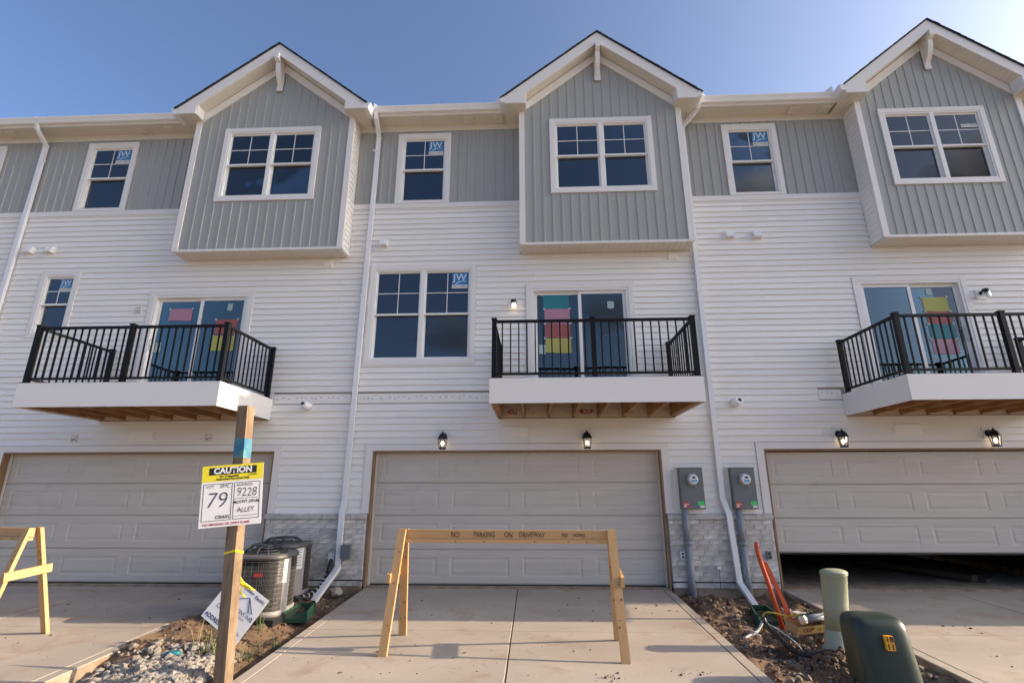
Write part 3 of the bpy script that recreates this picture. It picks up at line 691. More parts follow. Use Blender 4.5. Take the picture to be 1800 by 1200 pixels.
CR = dict(cx=6.66, x=(3.32, 9.97), garage=6.66, bay=(6.68, 9.77), baywin=(7.07, 9.05, 6.91, 8.585, 'strip'), bad=(2.98, 3.16, 5.25, 5.7),
          win=[(4.205, 5.28, 6.992, 8.62, 'single', 'jw')],
          slider=(6.19, 8.205, 5.25, [(PY, 7.42, 7.86, 4.58, 4.85), (PR, 7.43, 7.87, 4.34, 4.58), (PT, 7.43, 7.87, 4.06, 4.34), (PP, 7.42, 7.86, 3.78, 4.06), (PM, 7.52, 7.63, 4.9, 5.02)], False),
          balcony=(5.645, 8.79), **{'raise': .50})
townhouse(0, 'middle townhouse, its garage door closed behind the sawhorse lettered no parking', CM)
townhouse(-1, 'townhouse left of the middle one, with a small narrow window above its balcony', CL)
townhouse(1, 'townhouse at the right with its garage door raised partway over a dark gap', CR)
townhouse(-2, 'far left townhouse, only a sliver of wall and one window edge in view', shift(CM, -13.3, win=[(-12.03, -10.93, 6.992, 8.62, 'single', None)], bay=(-16.4, -13.3), baywin=(-15.9, -13.9, 6.91, 8.585, None), balcony=None, slider=None, bad=None, low=True, bricks=[], end_left=True))
townhouse(2, 'townhouse continuing the row beyond the right edge of the photograph', shift(CM, 13.3, low=True, prints=False, bad=None, bricks=[]))
townhouse(3, 'end townhouse of the row beyond the right edge of the photograph', shift(CM, 19.94, low=True, prints=False, bad=None, bricks=[], end_right=True))

# flattened, unlatched siding course with nail slots
def nail_hem(parent_x, x0, x1, label):
    t = thing('nail_hem_strip', ((x0+x1)/2, -.01, 3.04), label, 'siding strip', 'exposed siding nail hems')
    mb = MB(); a = x0
    mb.prism([(x0, -.004, 2.985), (x0, -.010, 2.99), (x0, -.008, 3.155), (x0, -.004, 3.155)], (x1-x0, 0, 0)); mb.build('hem', 'vinyl', t)
    mb = MB(); rnd = random.Random(int(x0*10)); x = x0+.05
    while x < x1-.05:
        z = 3.085+rnd.uniform(-.018, .018); w = rnd.uniform(.012, .04)
        mb.bar((x, -.0108, z), (x+w, -.0108, z+rnd.uniform(-.014, .014)), .003, .008, (0, 0, 1)); x += w+rnd.uniform(.03, .13)
    mb.build('nail_slots', 'dark_hole', t)
nail_hem(0, -4.36, -2.95, 'bare nail hem strip on siding left of the middle downspout')
nail_hem(0, -2.84, -.34, 'bare nail hem strip on siding below the big middle window')
nail_hem(0, 5.26, 5.64, 'short bare nail hem strip beside the right balcony')

# ------------------------------------------------------------------ downspouts
def downspout(label, x, top, path, xs=0):
    t = thing('downspout', (x, -.06, gz(-.5)), label, 'downspout', 'downspouts between the garages')
    w, d = .085, .058
    def seg(a, b, nm='pipe'): MB().bar(a, b, w, d, (0, -1, 0.001)).build(nm, 'spout', t)
    # elbow from the gutter back to the wall
    pts = top
    for a, b in zip(pts[:-1], pts[1:]): MB().bar(a, Vector(b)+(Vector(b)-Vector(a)).normalized()*.02, w*.9, d, (0, -1, .3)).build('elbow', 'spout', t)
    for i, (a, b) in enumerate(zip(path[:-1], path[1:])):
        a, b = Vector(a), Vector(b); dd = (b-a).normalized(); roll = (0, -1, 0.0) if abs(dd.z) > .75 else (0, 0, 1)
        mb = MB(); mb.bar(a-dd*.008, b+dd*(.012 if i < len(path)-2 else 0), w, d, roll)
        for o in (-.026, 0, .026):         # ribs
            pass
        mb.build('pipe', 'spout', t)
        if i == len(path)-2:
            MB().bar(b-dd*.004, b+dd*.002, w*.84, d*.8, roll).build('outlet', 'dark_hole', t)
    for z in (8.2, 5.0, 3.3):
        if z < path[0][2]: box('strap', 'spout', t, x-.052, x+.052, -.094, -.018, z, z+.028)
    return t
downspout('white downspout at the far left, running behind the left balcony', -10.03, [(-9.98, -.40, EAVE+.03), (-9.985, -.36, 8.76), (-10.02, -.06, 8.56)], [(-10.03, -.06, 8.58), (-10.05, -.06, .35), (-10.05, -.35, .02)])
downspout('white downspout left of the middle garage, ending beside the air conditioners', -2.86, [(-2.80, -.40, EAVE+.03), (-2.80, -.36, 8.76), (-2.815, -.06, 8.54)], [(-2.815, -.06, 8.56), (-2.885, -.06, 1.32), (-2.90, -.10, 1.12), (-2.885, -.115, .28), (-2.96, -.80, -.09)])
downspout('white downspout between the two electric meters', 3.41, [(3.70, -.40, EAVE+.03), (3.68, -.36, 8.78), (3.43, -.06, 8.58)], [(3.415, -.06, 8.60), (3.40, -.06, 1.36), (3.455, -.11, 1.12), (3.50, -.125, .10), (3.46, -.86, -.16)])

# ------------------------------------------------------------------ wall fittings
def lantern(x, label, lit=True):
    z = 2.33; t = thing('wall_lantern', (x, 0, z), label, 'lantern', 'black lanterns over the garage doors')
    box('mount_block', 'vinyl', t, x-.085, x+.085, -.03, -.004, z-.04, z+.16)
    MB().tube([(x, -.03, z+.06), (x, -.055, z+.06)], .058, 16).build('backplate', 'lantern_black', t)
    MB().tube([(x, -.055, z+.06), (x, -.10, z+.085), (x, -.135, z+.075)], .014, 8).build('arm', 'lantern_black', t)
    yc = -.135
    mb = MB(); mb.loft([ring(x, yc, z+.12, .012, .012, 8), ring(x, yc, z+.105, .022, .022, 8), ring(x, yc, z+.085, .05, .05, 8), ring(x, yc, z+.045, .072, .072, 8), ring(x, yc, z+.01, .086, .086, 8), ring(x, yc, z+.0, .088, .088, 8)], smooth=False); mb.tube([(x, yc, z+.115), (x, yc, z+.14)], .009, 6); mb.build('cap', 'lantern_black', t)
    mb = MB()
    for i in range(6):
        a = i*math.pi/3+.26; mb.bar((x+.078*math.cos(a), yc+.078*math.sin(a), z+.004), (x+.056*math.cos(a), yc+.056*math.sin(a), z-.15), .007, .007)
    mb.loft([ring(x, yc, z-.145, .062, .062, 8), ring(x, yc, z-.155, .066, .066, 8), ring(x, yc, z-.168, .056, .056, 8)], smooth=False); mb.build('cage', 'lantern_black', t)
    MB().loft([ring(x, yc, z-.003, .074, .074, 8), ring(x, yc, z-.143, .053, .053, 8)], cap=False, smooth=False).build('glass', 'lantern_glass', t)
    MB().tube([(x, yc, z-.144), (x, yc, z-.105)], .013, 8).build('socket', 'white_plastic', t)
    MB().loft([ring(x, yc, z-.104, .008, .008, 12), ring(x, yc, z-.095, .022, .022, 12), ring(x, yc, z-.075, .030, .030, 12), ring(x, yc, z-.052, .026, .026, 12), ring(x, yc, z-.038, .010, .010, 12)]).build('bulb', 'bulb', t)
lantern(-1.245, 'lit black lantern over the left half of the middle garage door')
lantern(1.225, 'lit black lantern over the right half of the middle garage door')
lantern(5.46, 'lit black lantern over the left half of the right garage door')
lantern(7.90, 'lit black lantern over the right half of the right garage door')
def porch(x, z, lit, label):
    t = thing('porch_light', (x, 0, z), label, 'wall light', 'round lights beside the sliding doors')
    box('mount_block', 'vinyl', t, x-.085, x+.085, -.03, -.004, z-.09, z+.09)
    MB().tube([(x, -.03, z+.02), (x, -.075, z+.02)], .036, 16).build('backplate', 'lantern_black', t)
    MB().loft([ring(x, -.13, z+.07, .02, .02, 16), ring(x, -.13, z+.06, .05, .05, 16), ring(x, -.13, z+.01, .056, .056, 16), ring(x, -.13, z-.0, .05, .05, 16)]).build('cap', 'lantern_black', t)
    MB().tube([(x, -.075, z+.03), (x, -.10, z+.035)], .02, 10).build('arm', 'lantern_black', t)
    MB().loft([ring(x, -.13, z-.002, .052, .052, 16), ring(x, -.13, z-.07, .062, .062, 16), ring(x, -.13, z-.085, .058, .058, 16)], cap=False).build('glass_shade', 'lantern_glass', t)
    MB().loft([ring(x, -.13, z-.005, .012, .012, 12), ring(x, -.13, z-.03, .024, .024, 12), ring(x, -.13, z-.055, .026, .026, 12), ring(x, -.13, z-.075, .010, .010, 12)]).build('bulb', 'bulb' if lit else 'white_plastic', t)
porch(-.02, 4.80, True, 'lit round wall light left of the middle sliding door')
porch(8.40, 4.86, False, 'unlit round wall light right of the right sliding door')

def hood(x, z, label, tilt=0.0, group='vent hoods high on the siding'):
    t = thing('vent_hood', (x, 0, z), label, 'vent', group)
    box('flange', 'vinyl', t, x-.085, x+.085, -.032, -.004, z-.085, z+.085)
    MB().prism([(x-.07, -.032, z+.07), (x-.07, -.075, z+.055), (x-.07, -.12, z-.055), (x-.07, -.115, z-.07), (x-.07, -.033, z-.07)], (.14, 0, 0)).build('hood', 'white_plastic', t)
    box('louvre', 'soffit', t, x-.058, x+.058, -.105, -.04, z-.076, z-.0705)
hood(-2.557, 6.12, 'square vent hood between middle downspout and middle gable bay, above the big window')
hood(4.08, 6.14, 'vent hood right of the right downspout, left of a pair')
hood(4.60, 6.13, 'vent hood right of the right downspout, right of a pair')
hood(-9.75, 6.13, 'vent hood at far left above the small window, left of a pair')
hood(-9.32, 6.13, 'vent hood at far left above the small window, right of a pair')
def block(x, z, w, h, label, name='blank_block', cat='mounting block', group=None):
    t = thing(name, (x, 0, z), label, cat, group)
    box('flange', 'vinyl', t, x-w/2, x+w/2, -.026, -.004, z-h/2, z+h/2)
    box('cover', 'vinyl', t, x-w/2+.018, x+w/2-.018, -.034, -.0265, z-h/2+.018, z+h/2-.018)
block(-3.625, 5.715, .19, .17, 'small square white cover under the left gable bay'); block(2.99, 5.73, .19, .17, 'small square white cover under the middle gable bay')
for x, lb in ((-6.69, 'left'), (.0, 'middle'), (6.62, 'right')): block(x, 2.44 if x < -1 else 2.47, .46, .17, f'blank white address block above the {lb} garage door', 'address_block', 'address block', 'address blocks above the garage doors')
def jbox(x, z, label):
    t = thing('junction_box', (x, 0, z), label, 'junction box', 'open junction boxes on the left house')
    mb = MB(); s = .062
    mb.box(x-s, x+s, -.028, -.004, z+s-.022, z+s); mb.box(x-s, x+s, -.028, -.004, z-s, z-s+.022); mb.box(x-s, x-s+.022, -.0275, -.004, z-s+.022, z+s-.022); mb.box(x+s-.022, x+s, -.0275, -.004, z-s+.022, z+s-.022); mb.build('frame', 'soffit', t)
    box('recess', 'dark_hole', t, x-.04, x+.04, -.008, -.003, z-.04, z+.04)
    MB().tube([(x-.02, -.008, z+.01), (x-.005, -.035, z-.015), (x+.012, -.04, z+.012), (x+.022, -.02, z-.02), (x+.005, -.045, z-.035)], .0055, 6).build('wires', 'white_plastic', t)
jbox(-7.925, 2.385, 'open junction box above left garage door, left of the address block'); jbox(-5.445, 2.39, 'open junction box above left garage door, right of the address block'); jbox(-7.245, 4.82, 'open junction box left of the left sliding door')
def vent_pipe(x, z, label, s):
    t = thing('vent_pipe', (x, 0, z), label, 'vent pipe', 'white vent pipes through the siding')
    MB().tube([(x, -.004, z), (x, -.02, z)], .088, 20).build('collar', 'vinyl', t)
    e = (x+s*.03, -.19, z+.012); MB().tube([(x, -.02, z-.01), (x+s*.005, -.09, z-.008), e], [.075, .070, .062], 16).build('pipe', 'white_plastic', t)
    MB().tube([e, (e[0]+s*.0005, e[1]-.003, e[2])], .036, 14).build('opening', 'dark_hole', t)
vent_pipe(-3.71, 2.94, 'white vent pipe by the right end of the left balcony', -1); vent_pipe(3.80, 2.94, 'white vent pipe right of the right downspout', 1)
def outlet(x, z, label, dark=False, w=.075, h=.115, cat='outlet'):
    t = thing('outlet_box', (x, -.06, z), label, cat); m = 'meter_grey' if dark else 'white_plastic'
    box('plate', m, t, x-w/2, x+w/2, -.088, -.056, z-h/2, z+h/2)
    for q in (-1, 1): box('socket', 'dark_hole', t, x-.018, x+.018, -.0895, -.0885, z+q*h*.22-.016, z+q*h*.22+.016)
outlet(2.675, .485, 'open outlet on whitewashed brick left of the left conduit'); outlet(4.03, .49, 'grey outlet box on brick beside the open garage', True)
t = thing('disconnect_box', (-2.77, -.06, .53), 'grey green electrical disconnect box on brick by the middle garage', 'electrical box')
box('body', 'meter_grey', t, -2.84, -2.70, -.16, -.057, .42, .63); box('cover', 'meter_grey', t, -2.845, -2.695, -.166, -.1605, .50, .635)
MB().tube([(-2.80, -.11, .42), (-2.83, -.11, .36), (-2.93, -.12, .33), (-3.02, -.12, .36)], .016, 8).build('whip', 'conduit', t)
t = thing('cable_fitting', (3.22, -.07, .30), 'small white fitting with a thin cable on the brick between conduits', 'fitting')
box('plate', 'white_plastic', t, 3.19, 3.25, -.10, -.056, .285, .325); MB().tube([(3.22, -.075, .285), (3.225, -.07, .1), (3.215, -.08, .0)], .004, 6).build('cable', 'hose_black', t)

def meter(x, label, xo):
    t = thing('electric_meter', (x, -.03, 1.17), label, 'electric meter', 'electric meters between the garages'); hw = .19; z0, z1 = 1.19, 1.835
    box('backing_board', 'vinyl', t, x-hw-.03, x+hw+.02, -.045, -.004, z0-.02, z1+.035)
    mb = MB(); b = .008; y0, y1 = -.165, -.046
    mb.loft([[(x-hw, y1, z0), (x+hw, y1, z0), (x+hw, y1, z1), (x-hw, y1, z1)], [(x-hw, y0+b, z0), (x+hw, y0+b, z0), (x+hw, y0+b, z1), (x-hw, y0+b, z1)], [(x-hw+b, y0, z0+b), (x+hw-b, y0, z0+b), (x+hw-b, y0, z1-b), (x-hw+b, y0, z1-b)]], smooth=False); mb.build('cabinet', 'meter_grey', t)
    box('cover_lip', 'meter_grey', t, x-hw+.01, x+hw-.01, -.1695, -.1652, z0+.012, 1.535); box('rain_lip', 'ac_panel', t, x-hw-.01, x+hw+.01, -.172, -.046, z1+.001, z1+.008)
    mz = 1.655; mx = x+.01
    MB().tube([(mx, -.166, mz), (mx, -.186, mz)], .092, 24).build('meter_ring', 'steel', t)
    MB().loft([[(mx+.078*math.cos(a*math.pi/12), -.186, mz+.078*math.sin(a*math.pi/12)) for a in range(24)], [(mx+.076*math.cos(a*math.pi/12), -.25, mz+.076*math.sin(a*math.pi/12)) for a in range(24)], [(mx+.06*math.cos(a*math.pi/12), -.268, mz+.06*math.sin(a*math.pi/12)) for a in range(24)]]).build('meter_dial', 'white_plastic', t)
    box('display', 'ink', t, mx-.026, mx+.026, -.2705, -.2685, mz+.012, mz+.042); box('nameplate', 'cyan_print', t, mx-.045, mx+.045, -.2702, -.2683, mz-.042, mz-.008)
    MB().tube([(mx+.04, -.17, mz-.10), (mx+.04, -.19, mz-.105), (mx+.035, -.19, mz-.135)], .009, 6).build('seal', 'steel', t)
    box('warning_sticker', 'red_sticker', t, x-.165, x-.075, -.1722, -.1698, 1.215, 1.30); box('warning_sticker', 'white_sticker', t, x-.16, x-.08, -.1735, -.1723, 1.262, 1.272); box('warning_sticker', 'white_sticker', t, x-.16, x-.12, -.1735, -.1723, 1.225, 1.25)
    box('inspection_sticker', 'green_sticker', t, x+.07, x+.17, -.1722, -.1698, 1.25, 1.31); box('inspection_sticker', 'white_sticker', t, x+.095, x+.17, -.1722, -.1698, 1.212, 1.245)
    MB().tube([(xo, -.10, 1.19), (xo, -.10, .66)], .052, 16).build('conduit', 'conduit', t); MB().tube([(xo, -.10, .70), (xo, -.10, .64)], .062, 16).build('coupling', 'conduit', t); MB().tube([(xo, -.10, .66), (xo+.01, -.10, -.25)], .055, 16).build('conduit', 'conduit', t)
meter(2.90, 'grey electric meter box left of the downspout, beside the middle garage', 2.765); meter(3.74, 'grey electric meter box right of the downspout, beside the open garage', 3.63)

# small soffit patches (recessed fixture covers)
for i, (x, lb) in enumerate(((-10.75, 'far left soffit, left of its downspout'), (-7.9, 'left soffit, left of a pair by the gable'), (-7.27, 'left soffit, right of a pair by the gable'), (-.93, 'middle soffit, left of a pair by the gable'), (-.335, 'middle soffit, right of a pair by the gable'), (5.63, 'right soffit, left of a pair by the gable'), (6.23, 'right soffit, right of a pair by the gable'))):
    t = thing('soffit_vent', (x, -.15, EAVE), f'white vent cover under the {lb}', 'vent', 'vent covers under the eaves')
    MB().prism([(x-.10, -.24, EAVE-.004), (x-.10, -.235, EAVE-.03), (x-.10, -.06, EAVE-.022), (x-.10, -.04, EAVE-.004)], (.20, 0, 0)).build('cover', 'soffit', t)
    box('lip', 'soffit', t, x-.115, x+.115, -.255, -.035, EAVE-.0035, EAVE-.0005)

# ------------------------------------------------------------------ sawhorses
def sawhorse(P0, P1, zt, label, words=None, spread=.35):
    P0, P1 = Vector(P0), Vector(P1); ax = (P1-P0).normalized(); L = (P1-P0).length; pr = Vector((ax.y, -ax.x, 0))   # pr points to camera side
    mid = (P0+P1)/2; t = thing('sawhorse', (mid.x, mid.y, gz(mid.y)), label, 'sawhorse', 'timber sawhorses on the driveways')
    Z = Vector((0, 0, 1)); e = .042
    a = P0+ax*.005; b = P1-ax*.005
    beam = MB().bar(a+Z*(zt-.052)+pr*.0, b+Z*(zt-.052), .04, .098, (0, 0, 1)).build('beam', 'pine_long', t)
    MB().bar(a+Z*(zt-.122)-ax*-.03, b+Z*(zt-.122)-ax*.03, .086, .038, (0, 0, 1)).build('under_board', 'pine_long', t)
    for wd_, u, sz in words or []: text(wd_, sz, 'ink', t, P0+ax*u+Z*(zt-.055)+pr*.021, ax, Z, 'marker_lettering', align='LEFT', shear=.08, sx=.74, jitter=.05)
    for u, q in ((.62, 0), (.95, 1), (1.52, 0), (1.9, 1), (2.1, 0)): MB().loft([[P0+ax*(u+.011*math.cos(k*.785))+Z*(zt-.125+.007*math.sin(k*.785))+pr*d for k in range(8)] for d in (.042, .0438)]).build('knot', 'knot', t)
    for en, s in ((P0, 1), (P1, -1)):
        for q in (1, -1):
            foot = en + pr*q*spread - ax*s*.05; top = en + pr*q*.055 + ax*s*.0
            fz = gz(foot.y)
            A = Vector((foot.x, foot.y, fz)); Bt = Vector((top.x, top.y, zt+.005))
            d = (Bt-A).normalized()
            mb = MB(); n = ax
            # flat 2x4 with its wide face along the beam axis
            w_, h_ = .09, .04; y_ = d.cross(n).normalized()
            i0 = len(mb.v)
            for base, hz in ((A, None), (Bt, None)):
                for sx, sy in ((-1, -1), (1, -1), (1, 1), (-1, 1)): mb.v.append(base + n*sx*w_/2 + y_*sy*h_/2)
            # cut foot level
            for i in range(4):
                p = mb.v[i]; p += d*((fz - p.z)/d.z); mb.v[i] = p
            for i in range(4, 8):
                p = mb.v[i]; p += d*((zt+.004 - p.z)/d.z); mb.v[i] = p
            for f_ in ((0, 3, 2, 1), (4, 5, 6, 7), (0, 1, 5, 4), (1, 2, 6, 5), (2, 3, 7, 6), (3, 0, 4, 7)): mb.face(f_)
            mb.build('leg', 'pine', t)
            rk_ = random.Random(int(abs(A.x*91+A.y*37)*10)); Ll = (Bt-A).length; km = MB()
            for sd_ in (-1, 1):
                for _ in range(4):
                    cK = A + d*Ll*rk_.uniform(.08, .9) + n*rk_.uniform(-.03, .03); rK = rk_.uniform(.005, .011)
                    km.loft([[cK + n*rK*math.cos(k*.785) + d*rK*1.5*math.sin(k*.785) + y_*sd_*q_ for k in range(8)] for q_ in (h_/2-.001, h_/2+.0008)], smooth=False)
            tag(km.build('knots', 'knot', t), kind='stuff')
        u = .50; zz = gz(en.y)+ .72
        c0 = en - ax*s*.075; h = .235
        MB().bar(c0+pr*h+Z*(zz-.02)*1, c0-pr*h+Z*(zz+.03), .04, .092, (0, 0, 1)).build('brace', 'pine_long', t)
    return t
sawhorse((-1.20, -2.735, 0), (1.17, -2.85, 0), 1.055, 'sawhorse lettered no parking, in front of the middle garage door', [('NO', .56, .085), ('PARKING', .82, .08), ('ON', 1.17, .085), ('DRIVEWAY', 1.34, .08), ('M/I', 1.82, .07), ('HOMES', 1.95, .055)])
sawhorse((-7.90, -2.15, 0), (-5.62, -2.78, 0), 1.065, 'sawhorse cut off by the left edge of the photograph')

# ------------------------------------------------------------------ post with signs
t = thing('post', (-2.503, -3.85, gz(-3.85)-.3), 'weathered timber post with a blue painted ring standing in gravel', 'post')
A, Bp = Vector((-2.475, -3.85, -.40)), Vector((-2.64, -3.85, 2.33)); hw = .056; ro = R(-8)
cs = [Vector((math.cos(ro+R(45+90*i))*hw*1.414, math.sin(ro+R(45+90*i))*hw*1.414, 0)) for i in range(4)]
def pseg(z0, z1, nm, m, g=1.0, rough=0):
    mb = MB(); rings = []; n = 8 if nm == 'timber' else 3
    for k in range(n+1):
        z = z0+(z1-z0)*k/n; c = A.lerp(Bp, (z-A.z)/(Bp.z-A.z)); rings.append([c+v*(g + rough*noise.noise(Vector((z*3, i*5, 0)))) for i, v in enumerate(cs)])
    mb.loft(rings, smooth=False); mb.build(nm, m, t)
pseg(-.40, 2.32, 'timber', 'weathered', 1, .04); pseg(1.80, 1.99, 'paint_ring', 'blue_paint', 1.03)
TL, TR, BR, BL = Vector((-2.90, -4.00, 1.70)), Vector((-2.345, -3.90, 1.752)), Vector((-2.31, -3.90, 1.19)), Vector((-2.845, -4.00, 1.15))
sg = thing('caution_sign', (-2.6, -3.95, 1.15), 'yellow and white caution sign with lot number nailed to the post', 'sign')
U = ((TR-TL)+(BR-BL)).normalized(); V = ((TL-BL)+(TR-BR)); V = (V-U*V.dot(U)).normalized(); N = U.cross(V); SW, SH = .555, .57; O = (TL+TR+BR+BL)/4 - U*SW/2 - V*SH/2
def sp(u, v, d=0): return O+U*u*SW+V*v*SH+N*d
def srect(u0, u1, v0, v1, m, nm, d0, d1): MB().prism([sp(u0, v0, d0), sp(u1, v0, d0), sp(u1, v1, d0), sp(u0, v1, d0)], N*(d1-d0)).build(nm, m, sg)
srect(0, 1, 0, 1, 'sign_white', 'board', -.004, 0)
srect(0, 1, .735, 1, 'sign_yellow', 'yellow_band', .0005, .0012); srect(.11, .89, .845, .965, 'ink', 'black_band', .0018, .0024)
def stext(s, u, v, size, m, **k): text(s, size*SH, m, sg, sp(u, v), U, V, off=k.pop('off', .0022), **k)
stext('CAUTION', .5, .905, .135, 'sign_white', off=.0032, bold=.003)
stext('No Trespassing', .44, .815, .048, 'ink', bold=.0012); stext('LaSalle', .82, .82, .055, 'ink', shear=.2); stext('Authorized Personnel Only', .5, .77, .048, 'ink', bold=.0012)
def frame(u0, u1, v0, v1, w=.008):
    for a in ((u0, u1, v0, v0+w), (u0, u1, v1-w, v1), (u0, u0+w, v0+w, v1-w), (u1-w, u1, v0+w, v1-w)): srect(*a, 'ink', 'printed_frame', .0005, .0012)
frame(.035, .505, .10, .70); frame(.535, .96, .10, .70)
stext('LOT:', .15, .655, .062, 'ink'); stext('SMC', .385, .655, .085, 'ink', shear=.15); stext('79', .26, .42, .36, 'ink', shear=.14, sx=.95, bold=-.0035); stext('CRAIG', .37, .155, .075, 'ink', shear=.1, bold=.001)
stext('ADDRESS:', .71, .655, .062, 'ink'); stext('9228', .745, .53, .20, 'ink', shear=.08, sx=.82, jitter=.04, bold=-.0016); stext('MOUNT DRUM', .75, .375, .07, 'ink', bold=.0006, sx=.86, jitter=.06); stext('ALLEY', .74, .245, .11, 'ink', shear=.08, sx=.9, jitter=.05)
for v in (.43, .15): srect(.555, .93, v, v+.006, 'ink', 'rule', .0005, .0012)
stext('NO SMOKING OR OPEN FLAME', .44, .045, .052, 'ink_red', bold=.0008)
dg = thing('diamond_sign', (-2.65, -3.5, .1), 'white contractor sign turned on its corner behind the post', 'sign')
c4 = [Vector((-3.08, -3.50, .356)), Vector((-2.62, -3.56, .085)), Vector((-2.30, -3.47, .415)), Vector((-2.66, -3.40, .60))]
U2 = ((c4[1]-c4[0])+(c4[2]-c4[3])).normalized(); V2 = ((c4[3]-c4[0])+(c4[2]-c4[1])); V2 = (V2-U2*V2.dot(U2)).normalized(); N2 = U2.cross(V2); cc = sum(c4, Vector())/4
w2, h2 = .49, .44; q4 = [cc-U2*w2/2-V2*h2/2, cc+U2*w2/2-V2*h2/2, cc+U2*w2/2+V2*h2/2, cc-U2*w2/2+V2*h2/2]
MB().prism(q4, N2*.004).build('board', 'sign_white', dg)
def dt(s, u, v, size, m, **k): text(s, size, m, dg, cc+U2*u*w2+V2*v*h2+N2*.004, U2, V2, off=.0015, **k)
dt('ADDRESS', -.47, -.40, .052, 'ink_navy', bold=.0015, align='LEFT'); dt('Lot 79', -.22, -.15, .06, 'ink', shear=.3); dt('SOLUTIONS INC.', .10, .0, .050, 'ink_navy'); dt('Insulation', .02, .42, .035, 'ink_navy', bold=.001); dt('Electric', .33, .40, .042, 'ink_navy', bold=.001); dt('ENERGY SERVICES', .12, -.09, .024, 'ink_navy'); dt('Craig Dr', .24, -.36, .05, 'ink', shear=.4)
for a, b in (((.06, -.41), (.42, -.41)), ((-.10, .16), (.12, .32)), ((.12, .32), (.38, .10)), ((.12, .32), (.30, .07)), ((.42, .06), (.46, -.02))):
    MB().bar(cc+U2*a[0]*w2+V2*a[1]*h2+N2*.0058, cc+U2*b[0]*w2+V2*b[1]*h2+N2*.0058, .006, .002, N2).build('logo_line', 'ink_navy', dg)
MB().tube([cc-V2*.1-U2*.18+N2*.0-Vector((0, -.02, 0)), cc-V2*.32-U2*.28-Vector((0, -.04, .05))], .004, 6).build('wire_stake', 'steel', dg)
tp = thing('yellow_tape', (-2.56, -3.85, .93), 'yellow caution tape tied round the post', 'tape')
c = A.lerp(Bp, (.93-A.z)/(Bp.z-A.z)); mb = MB(); rg0 = [c+v*1.09 for v in cs]; rings = [[p+Vector((0, 0, .01*((i % 2)*2-1)*1.6+dz)) for i, p in enumerate(rg0)] for dz in (-.010, .010)]; mb.loft(rings, cap=False, smooth=False); mb.build('band', 'tape', tp)
mb = MB()
for k, (p, q, r_) in enumerate((((-2.50, -3.80, .66), (-2.42, -3.78, .60), (-2.33, -3.80, .585)), ((-2.50, -3.80, .66), (-2.47, -3.79, .56), (-2.41, -3.80, .52)), ((-2.50, -3.80, .70), (-2.46, -3.78, .64), (-2.36, -3.80, .60)))):
    mb.tube([p, q, r_], [.015, .011, .007], 6)
mb.build('knot', 'tape', tp)

